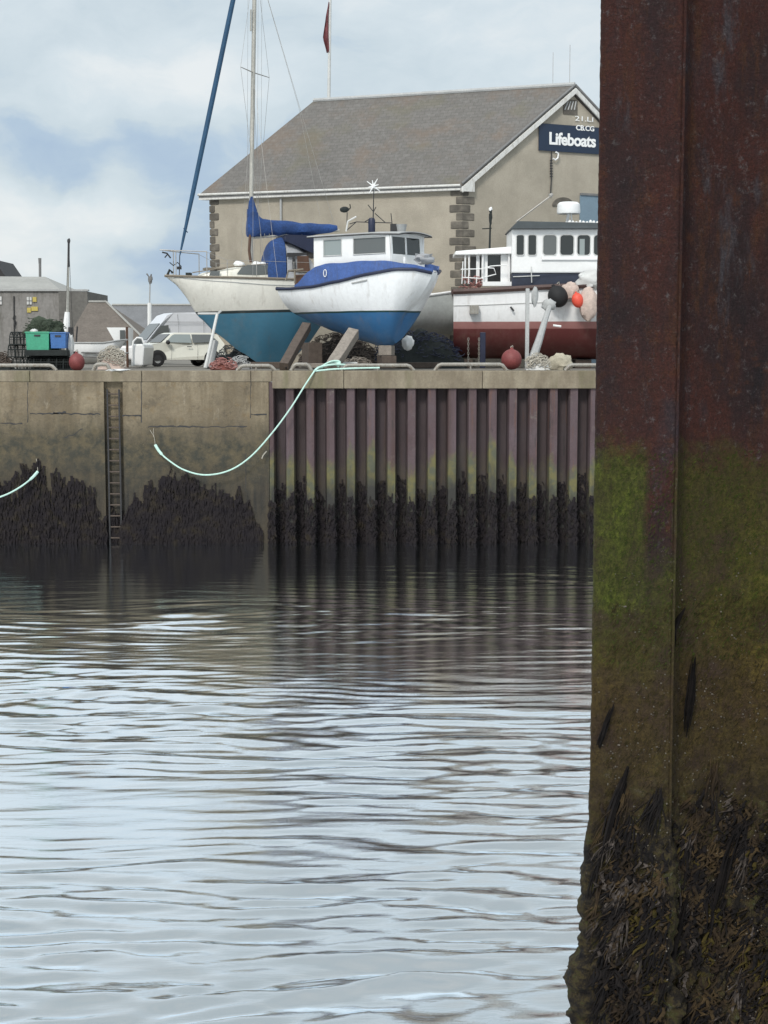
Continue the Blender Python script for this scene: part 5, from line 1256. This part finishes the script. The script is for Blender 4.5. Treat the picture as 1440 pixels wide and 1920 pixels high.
def win(x0_, y0_, x1_, y1_, Y, par, mat='offwhite', nm='window'):
    b = MB(); b.box((PX(x0_, Y), Y - .06, PZ(y1_, Y)), (PX(x1_, Y), Y, PZ(y0_, Y))); w_ = b.build(nm, mat, par); return w_
w1 = win(53, 557, 62, 571, Y0, hb_); w2 = win(-8, 556, 6, 571, Y0, hb_); w3 = win(64, 557, 71, 566, Y0, hb_, 'yellow', 'notice')
win(53, 577, 60, 586, Y0, hb_, 'yellow', 'notice'); win(61, 575, 73, 583, Y0, hb_, 'yellow', 'notice')
for w_, a_ in ((w1, (53, 557, 62, 571)), (w2, (-8, 556, 6, 571))):
    b = MB(); cx = (PX(a_[0], Y0) + PX(a_[2], Y0)) / 2; b.box((cx - .02, Y0 - .075, PZ(a_[3], Y0)), (cx + .02, Y0 - .062, PZ(a_[1], Y0))); b.box((PX(a_[0], Y0), Y0 - .075, PZ(564, Y0) - .02), (PX(a_[2], Y0), Y0 - .063, PZ(564, Y0) + .02)); b.build('glazing_bar', 'grey', w_)
b = MB(); b.tube([P(27, 590, Y0 - .1), P(25, 598, Y0 - .1), P(29, 603, Y0 - .1)], .05, 5); b.tube([P(28, 603, Y0 - .1), P(26.5, 612, Y0 - .1)], .05, 5); b.tube([P(26, 555, Y0-.05), P(27, 660, Y0-.05)], .03, 5); b.build('wall_bracket', 'dark', hb_)
ch = thing('chimney', (PX(0, 95), 95, Q), 'dark roof peak just showing at the left edge above the pale roof', 'roof peak'); b = MB(); b.prism([P(-60, 520, 95), P(-12, 486, 95), P(10, 518, 95)], (0, 5, 0)); b.build('roof', 'dark', ch); b = MB(); b.box((PX(-60, 95), 95.2, Q), (PX(9, 95), 99.8, PZ(520, 95))); b.build('wall', 'render', ch)
Y1 = 77.; bs = thing('slate_roofed_shed', (PX(215, Y1), Y1, Q), 'low shed with brown hipped slate roof right of the grey building', 'building')
ze, zr2 = PZ(643, Y1), PZ(567, Y1 + 3.5); xa_, xb_ = PX(122, Y1), PX(277, Y1)
b = MB(); b.add([(xa_, Y1, ze), (xb_, Y1, ze), (xb_, Y1 + 7, ze), (xa_, Y1 + 7, ze), (PX(168, Y1 + 3.5), Y1 + 3.5, zr2), (PX(201, Y1 + 3.5), Y1 + 3.5, zr2)], [(0, 1, 5, 4), (2, 3, 4, 5), (1, 2, 5), (3, 0, 4)]); b.build('roof', 'roofbrown', bs)
b = MB(); b.tube([(PX(201, Y1 + 3.5), Y1 + 3.5, zr2 + .03), (xb_, Y1, ze + .03)], .06, 5); b.tube([(PX(168, Y1 + 3.5), Y1 + 3.5, zr2 + .03), (PX(201, Y1 + 3.5), Y1 + 3.5, zr2 + .03)], .07, 5); b.build('ridge_tiles', 'roofpale', bs)
b = MB(); b.box((xa_ + .3, Y1 + .3, Q - .2), (xb_ - .3, Y1 + 6.7, ze)); b.build('wall', 'render', bs)
b = MB(); b.box((PX(150, Y1), Y1 + .2, Q), (PX(165, Y1), Y1 + .35, ze - .4)); b.build('door', 'brown', bs)
Y2 = 118.; fl = thing('long_shed', (PX(330, Y2), Y2, Q), 'long low building with plain blue-grey roof in the distance behind the van', 'building')
ze, zr3 = PZ(648, Y2), PZ(573, Y2 + 5); xa_, xb_ = PX(190, Y2), PX(560, Y2)
b = MB(); b.add([(xa_, Y2, ze), (xb_, Y2, ze), (xb_, Y2 + 10, ze), (xa_, Y2 + 10, ze), (xa_, Y2 + 5, zr3), (xb_, Y2 + 5, zr3)], [(0, 1, 5, 4), (2, 3, 4, 5), (1, 2, 5), (3, 0, 4)]); b.build('roof', 'roofgrey', fl)
b = MB(); b.tube([(xa_, Y2 + 5, zr3 + .05), (xb_, Y2 + 5, zr3 + .05)], .10, 5); b.build('ridge_tiles', 'roofpale', fl)
b = MB(); b.box((xa_ + .3, Y2 + .3, Q - .2), (xb_ - .3, Y2 + 9.7, ze)); b.build('wall', 'render', fl)
for k in range(5): b = MB(); x = xa_ + 2 + k * 2.8; b.box((x, Y2 + .24, Q + 1), (x + .9, Y2 + .29, Q + 1.8)); b.build('window', 'glass_grey', fl)

# ================================================================ RUSTY PILE IN THE FOREGROUND
YP = 8.0
def pile():
    t = thing('steel_pile', (PX(1200, YP), YP, -1.5), 'huge rusty steel pile with green moss and seaweed filling the right side, close up', 'pile')
    # plan section: left return, front flange, inward web, next flange
    xL = PX(1118, YP); xR = PX(1271, YP)
    sec = [(xL + .10, YP + .34), (xL + .03, YP + .10), (xL, YP + .012), (xL + .006, YP), (xR - .012, YP - .004), (xR, YP + .004), (xR + .012, YP + .10), (xR + .08, YP + .19), (xR + .42, YP + .30), (xR + .60, YP + .28), (xR + 1.0, YP + .02), (xR + 1.4, YP + .02)]
    # resample
    P_ = [Vector((a_, b_)) for a_, b_ in sec]; fine = []
    for a_, b_ in zip(P_, P_[1:]):
        n = max(1, int((b_ - a_).length / .011)); fine += [a_ + (b_ - a_) * (k / n) for k in range(n)]
    fine.append(P_[-1]); nrm = []
    for i in range(len(fine)):
        d = (fine[min(i+3, len(fine)-1)] - fine[max(i-3, 0)]).normalized(); nrm.append(Vector((d.y, -d.x)))
    zs = [-1.5, 0, 1., 1.6, 2.0] + list(np.arange(2.2, 8.3, .0125)) + [8.4, 9.2]
    rows = []
    nn = mnoise.noise; fr_ = mnoise.fractal
    for z in zs:
        row = []
        grow = max(0., min(1., (4.15 - z) / 1.4)); gr2 = max(0., min(1., (5.75 - z) / .5))
        for c_, n_ in zip(fine, nrm):
            q_ = Vector((c_.x, c_.y, z)); 
            d = .0022 * nn(q_ * 40) + .003 * nn(q_ * 11) + .0015 * nn(q_ * 95)
            if gr2 > 0: d += gr2 * (.004 * nn(Vector((q_.x*26, q_.y*26, z*18))) + .003 * nn(q_ * 70))
            if grow > 0: d += grow ** 1.3 * (.05 + .055 * nn(Vector((q_.x*4.5 + z*2.0, q_.y*5, z*2.2))) + .075 * abs(nn(Vector((q_.x*15 - z*8, q_.y*9, z*5)))) + .04 * nn(Vector((q_.x*34 - z*16, q_.y*20, z*15))) + .014 * nn(q_ * 60))
            row.append((c_.x + n_.x * d, c_.y + n_.y * d, z))
        rows.append(row)
    b = MB(); b.grid(rows); ext = rows
    m = Mat('rusted_steel_with_growth'); x, y, z = m.xyz('Object')
    zz0 = 1.5     # object origin lies at -1.5
    big = m.noise(1.7, 7, .65, (1.4, 1.4, .7)); med = m.noise(7, 7, .7); fine_ = m.noise(60, 5, .75); gran = m.noise(170, 3, .7)
    c = m.ramp(big, [(.30, (.026, .020, .024, 1)), (.45, (.056, .026, .026, 1)), (.57, (.095, .030, .022, 1)), (.70, (.062, .042, .050, 1))])
    c = m.mix(m.rng(med, .55, .72, 0, .8), c, (.15, .052, .020, 1))
    c = m.mix(m.rng(m.noise(3.2, 7, .7, (1.6, 1.6, .5)), .57, .67, 0, .9), c, (.095, .085, .098, 1))
    c = m.mix(m.rng(m.noise(19, 7, .8), .56, .70, 0, .9), c, (.22, .20, .205, 1))
    c = m.mix(m.rng(m.noise(4.5, 6, .75, (1.5, 1.5, .35)), .54, .66, 0, .75), c, (.12, .048, .020, 1))
    c = m.mix(m.rng(fine_, .3, .7, 0, .6), c, (.008, .006, .006, 1))
    # green moss band; strongest near the top edge of the tide, ragged
    wob = m.math('ADD', m.math('MULTIPLY', m.noise(1.9, 6, .7), 1.0), m.math('MULTIPLY', m.noise(16, 6, .75), .30))
    hz = m.math('SUBTRACT', m.math('SUBTRACT', z, wob), zz0)      # world height less the wobble
    moss = m.ramp(m.noise(38, 5, .8, (1, 1, .55)), [(.3, (.020, .030, .004, 1)), (.46, (.075, .105, .010, 1)), (.66, (.20, .24, .03, 1))])
    moss2 = m.ramp(m.noise(30, 6, .8), [(.3, (.026, .018, .005, 1)), (.48, (.095, .064, .014, 1)), (.70, (.19, .14, .03, 1))])
    patch = m.rng(m.noise(2.1, 6, .65, (1, 1, .7)), .36, .58)
    blot = m.rng(m.noise(8, 6, .75, (1, 1, .6)), .38, .62)
    # the strip of bare steel by the flange edge
    bare = m.math('MULTIPLY', m.rng(x, (xR - PX(1200, YP)) - .17, (xR - PX(1200, YP)) - .13), m.rng(x, (xR - PX(1200, YP)) + .02, (xR - PX(1200, YP)) - .02))
    bare = m.math('MULTIPLY', bare, m.rng(hz, 4.2, 4.6))
    gf = m.math('MULTIPLY', m.rng(hz, 5.08, 4.90), m.math('SUBTRACT', 1., bare, True))
    right_ = m.rng(x, (xR - PX(1200, YP)) + .0, (xR - PX(1200, YP)) + .02)
    moss = m.mix(m.math('MULTIPLY', right_, .55), moss, moss2)
    moss = m.mix(m.math('MULTIPLY', blot, .5), moss, (.040, .032, .010, 1))
    gcol = m.mix(m.rng(hz, 4.35, 3.75), moss, moss2)
    gcol = m.mix(m.math('MULTIPLY', patch, .55), gcol, (.050, .034, .018, 1))
    gcol = m.mix(m.math('MULTIPLY', m.rng(m.noise(5, 5, .65), .45, .65, 0, .75), m.rng(hz, 5.0, 4.6)), gcol, (.060, .036, .028, 1))
    c = m.mix(m.math('MULTIPLY', gf, .93), c, gcol)
    low = m.ramp(m.noise(11, 7, .75), [(.34, (.005, .004, .006, 1)), (.46, (.022, .017, .012, 1)), (.54, (.070, .052, .022, 1)), (.61, (.055, .058, .014, 1)), (.70, (.19, .165, .15, 1))])
    c = m.mix(m.rng(hz, 3.55, 2.95), c, low)
    # barnacle specks
    vor = m.n('ShaderNodeTexVoronoi'); vor.inputs['Scale'].default_value = 55; m.l(m.tc.outputs['Object'], vor.inputs['Vector'])
    sp_ = m.math('MULTIPLY', m.rng(vor.outputs['Distance'], .20, .12), m.rng(m.noise(9, 4), .53, .62)); sp_ = m.math('MULTIPLY', sp_, m.rng(hz, 5.0, 4.2, .12, 1.))
    c = m.mix(m.math('MULTIPLY', sp_, .6), c, (.22, .19, .15, 1))
    c = m.mix(m.rng(m.noise(95, 6, .8), .44, .60, .0, .5), c, m.mix(.75, c, (.0, .0, .0, 1))); c = m.mix(m.rng(m.noise(42, 6, .8, (1.5, 1.5, .7)), .56, .70, 0, .5), c, m.mix(.5, c, (.16, .13, .10, 1)))
    m.col(c).set(.8, 0, .25); m.b.inputs['Roughness'].default_value = .75
    m.bump(m.math('ADD', m.math('ADD', med, m.math('MULTIPLY', fine_, 1.3)), m.math('MULTIPLY', gran, .6)), .02)
    b.build('steel', m.m, t, True)
    # raised interlock seam down the flange edge
    b = MB(); pts = [(xR + .004 + .002 * nn(Vector((0, 0, z * 6))), YP - .004 - .05 * max(0, min(1, (4.0 - z) / 1.4)), z) for z in np.arange(2.2, 9.2, .05)]
    b.tube(pts, [.0075 + .002 * nn(Vector((3, 0, i * .4))) for i in range(len(pts))], 8); b.build('interlock_seam', m.m, t, True)
    return t, xL, xR, fine, nrm
m = Mat('seam_steel'); m.col(m.ramp(m.noise(20, 5, .7), [(.3, (.014, .011, .011, 1)), (.7, (.05, .038, .036, 1))])).set(.7); M['seam'] = m.m
pl_, xL, xR, pf, pn = pile()
# growth: ribbons of wrack, grass-like green weed and barnacle crust
rg = random.Random(21)
def face_pt(x):
    k = min(range(8, len(pf)), key=lambda i: abs(pf[i].x - x)); return pf[k].y, pn[k]
def fronds(n, zr, lr, wr, mat, name, label, seed, swing=(.1, .5), xr=None, lift=(.01, .05), bias=1.):
    r_ = random.Random(seed); b = MB(); b.keep = True
    for _ in range(n):
        x = r_.uniform(*(xr or (xL + .01, xR + .62))); z = zr[0] + (zr[1] - zr[0]) * r_.random() ** bias; yb, nv = face_pt(x); grow = max(0, min(1, (4.15 - z) / 1.4)); yb -= grow ** 1.4 * .07
        l = r_.uniform(*lr); w_ = r_.uniform(*wr); sw = -r_.uniform(*swing) * l; out_ = r_.uniform(*lift); rows = []; ph = r_.uniform(0, 6)
        nseg = 6
        for k in range(nseg):
            t = k / (nseg - 1); cx = x + sw * t + .02 * l * math.sin(ph + t * 6); zz = z - l * t * (1 - .15 * t); yy = yb - .004 - out_ * math.sin(min(1., t * 1.3) * 2.2); ww = w_ * (math.sin(math.pi * (.12 + .80 * t)) + .1)
            rows.append([(cx - ww, yy, zz + sw * .0), (cx, yy - ww * .5, zz), (cx + ww, yy, zz)])
        b.grid(rows)
    o = b.build(name, mat, None, True); tag(o, label, 'seaweed', kind='stuff'); return o
m = Mat('brown_wrack'); oi = m.noise(7, 5, .7); m.col(m.ramp(oi, [(.3, (.010, .008, .008, 1)), (.5, (.030, .021, .013, 1)), (.64, (.062, .042, .020, 1)), (.8, (.13, .10, .07, 1))])).set(.85, 0, .12); M['wrack'] = m.m
m = Mat('green_weed'); m.col(m.ramp(m.noise(16, 5, .7), [(.3, (.012, .020, .004, 1)), (.6, (.045, .065, .012, 1)), (.8, (.12, .14, .03, 1))])).set(.85, 0, .1); M['gweed'] = m.m
m = Mat('olive_weed'); m.col(m.ramp(m.noise(16, 5, .7), [(.3, (.014, .011, .005, 1)), (.6, (.042, .033, .012, 1)), (.8, (.11, .075, .025, 1))])).set(.85, 0, .1); M['oweed'] = m.m
def clumps(n, zr, mats, name, label, seed, per=(5, 16), lr=(.03, .13), wr=(.003, .012), bias=.8):
    r_ = random.Random(seed); bs = {k: MB() for k in mats}
    for b in bs.values(): b.keep = True
    for _ in range(n):
        x = r_.uniform(xL + .005, xR + .62); z = zr[0] + (zr[1] - zr[0]) * r_.random() ** bias; b = bs[r_.choice(mats[:4] if r_.random() < .6 else mats)]
        ang = r_.gauss(.45, .3 if lr[1] < .2 else .12); spread = r_.uniform(.02, .07) if lr[1] < .2 else r_.uniform(.008, .022); L0 = r_.uniform(*lr)
        for _ in range(r_.randint(*per)):
            x1 = x + r_.gauss(0, spread * .6); z1 = z + r_.gauss(0, spread); 
            if x1 < xL + .004: continue
            yb, nv = face_pt(x1); g_ = max(0, min(1, (4.15 - z1) / 1.4)) ** 1.4; yb -= g_ * (.05 + .06 * mnoise.noise(Vector((x1*4.5 + z1*2, 0, z1*2.2))) + r_.uniform(0, .04))
            l = L0 * r_.uniform(.4, 1.1); w_ = r_.uniform(*wr); a_ = ang + r_.gauss(0, .2); a_ = min(a_, math.asin(min(.95, max(.0, (x1 - xL + .012) / l)))); ph = r_.uniform(0, 6); ou = r_.uniform(.005, .04); rows = []
            for k in range(5):
                t = k / 4; cx = x1 - math.sin(a_) * l * t + .012 * math.sin(ph + 5 * t); zz = z1 - math.cos(a_) * l * t; yy = yb - .004 - ou * math.sin(min(1, t * 1.3) * 2.3); ww = w_ * (math.sin(math.pi * (.12 + .8 * t)) + .12)
                rows.append([(cx - ww, yy, zz), (cx, yy - ww * .7, zz), (cx + ww, yy, zz)])
            b.grid(rows)
    first = None
    for k in mats:
        o = bs[k].build(name, k, first, True); tag(o, kind='stuff')
        if first is None: first = o; tag(o, label, 'seaweed')
m = Mat('pale_wrack'); m.col(m.ramp(m.noise(20, 5, .7), [(.3, (.018, .015, .014, 1)), (.52, (.045, .037, .032, 1)), (.7, (.13, .11, .10, 1))])).set(.85, 0, .12); M['pwrack'] = m.m
m = Mat('black_wrack'); m.col(m.ramp(m.noise(20, 5, .7), [(.3, (.005, .005, .006, 1)), (.7, (.016, .013, .012, 1))])).set(.85, 0, .12); M['bwrack'] = m.m; M['bwrack2'] = M['bwrack']; M['wrack2'] = M['wrack']
m = Mat('ochre_wrack'); m.col(m.ramp(m.noise(20, 5, .7), [(.3, (.022, .019, .006, 1)), (.7, (.070, .052, .014, 1))])).set(.85, 0, .12); M['owrack'] = m.m
clumps(420, (3.8, 2.2), ['bwrack', 'wrack', 'bwrack2', 'wrack2', 'pwrack', 'owrack'], 'wrack', 'clumped dark wrack hanging off the lowest part of the rusty pile', 31)
clumps(64, (4.05, 2.5), ['bwrack', 'pwrack', 'wrack', 'bwrack2', 'wrack2'], 'draped_wrack', 'long strands of dark wrack draped down-left over the lower rusty pile', 77, per=(14, 30), lr=(.18, .42), wr=(.002, .006))
fronds(3000, (5.68, 4.55), (.006, .022), (.0008, .0022), 'gweed', 'green_algae', 'bright green mossy algae band across the rusty pile', 32, (.3, 1.2), lift=(.003, .010))
fronds(4200, (4.9, 2.4), (.008, .035), (.001, .003), 'oweed', 'olive_algae', 'olive-brown algae turf below the green band on the rusty pile', 33, (.2, 1.0), lift=(.003, .012), bias=1.)
# long dark diagonal wrack folds on the flange
def fold(pts, w_, label):
    b = MB(); ctrl = []
    for px, py in pts: 
        p = P(px, py, YP); yb, _ = face_pt(p.x); g_ = max(0, min(1, (4.15 - p.z) / 1.4)); ctrl.append(P(px, py, yb - .012 - .07 * g_ ** 1.4))
    n = 9; path = []
    for i in range(n):
        t = i / (n - 1) * (len(ctrl) - 1); k = min(int(t), len(ctrl) - 2); path.append(ctrl[k].lerp(ctrl[k + 1], t - k))
    for q_ in range(26):
        a0 = rg.uniform(0, .45); a1 = rg.uniform(.6, 1.0); off = rg.gauss(0, w_ * .6); ww0 = w_ * rg.uniform(.16, .42); ph = rg.uniform(0, 6); dp_ = rg.uniform(0, .035); rows = []
        for i in range(8):
            t = a0 + (a1 - a0) * i / 7; k = min(int(t * (n - 1)), n - 2); p = path[k].lerp(path[k + 1], t * (n - 1) - k)
            prof_ = math.sin(math.pi * min(1, .08 + .84 * t)) ** .7; cx = p.x + off * prof_ + .004 * math.sin(ph + 6 * t); ww = ww0 * (math.sin(math.pi * (i + .6) / 8.2) + .1)
            rows.append([(cx - ww, p.y - dp_ * prof_ + .004, p.z), (cx, p.y - dp_ * prof_ - ww * .8, p.z), (cx + ww, p.y - dp_ * prof_ + .004, p.z)])
        b.grid(rows)
    o = b.build('wrack_frond', 'bwrack', None, True); tag(o, label, 'seaweed')
fold([(1148, 1118), (1138, 1140), (1128, 1165), (1121, 1190)], .008, 'short dark frond near the left edge of the pile, highest of the fronds')
fold([(1286, 1138), (1272, 1158), (1262, 1185), (1263, 1215)], .012, 'dark frond folded round the seam in the middle of the pile')
fold([(1152, 1318), (1140, 1345), (1126, 1385), (1116, 1430)], .010, 'narrow dark frond halfway down the left edge of the pile')
fold([(1180, 1435), (1168, 1470), (1152, 1520), (1138, 1570), (1122, 1630)], .022, 'longest black frond sweeping down to the left edge of the pile')
fold([(1304, 1225), (1298, 1270), (1290, 1330), (1284, 1390)], .014, 'upright dark frond just right of the seam, below the folded one')
fold([(1292, 1668), (1276, 1720), (1258, 1790), (1240, 1850), (1222, 1915)], .016, 'pale-edged brown frond low on the pile left of the seam')
fold([(1390, 1530), (1362, 1600), (1345, 1680), (1330, 1740)], .02, 'broad dark frond low on the right part of the pile')
# barnacles and mussels
b = MB(); b.keep = True
for _ in range(1500):
    x = rg.uniform(xL + .01, xR + .6); z = rg.uniform(2.3, 4.4) if rg.random() < .88 else rg.uniform(4.4, 5.2); yb, nv = face_pt(x); g_ = max(0, min(1, (4.15 - z) / 1.4)) ** 1.4; r_ = rg.uniform(.0018, .0055)
    if mnoise.noise(Vector((x * 6, z * 6, 0))) < -.02: continue
    T = Matrix.Translation((x, yb - .004 - g_ * rg.uniform(.05, .12), z)) @ Matrix.Rotation(math.pi/2 + rg.uniform(-.6, .6), 4, 'X') @ Matrix.Rotation(rg.uniform(-.5, .5), 4, 'Y'); b.lathe([(r_, 0), (r_*.75, r_*.7), (r_*.4, r_*.8), (r_*.25, r_*.4)], 6, T)
o = b.build('barnacles', 'barn', None) if M.setdefault('barn', paint('barnacle', (.16, .14, .115, 1), .8, .5, 30)) else None; tag(o, 'small pale barnacles scattered over the lower rusty pile', 'barnacles', kind='stuff')
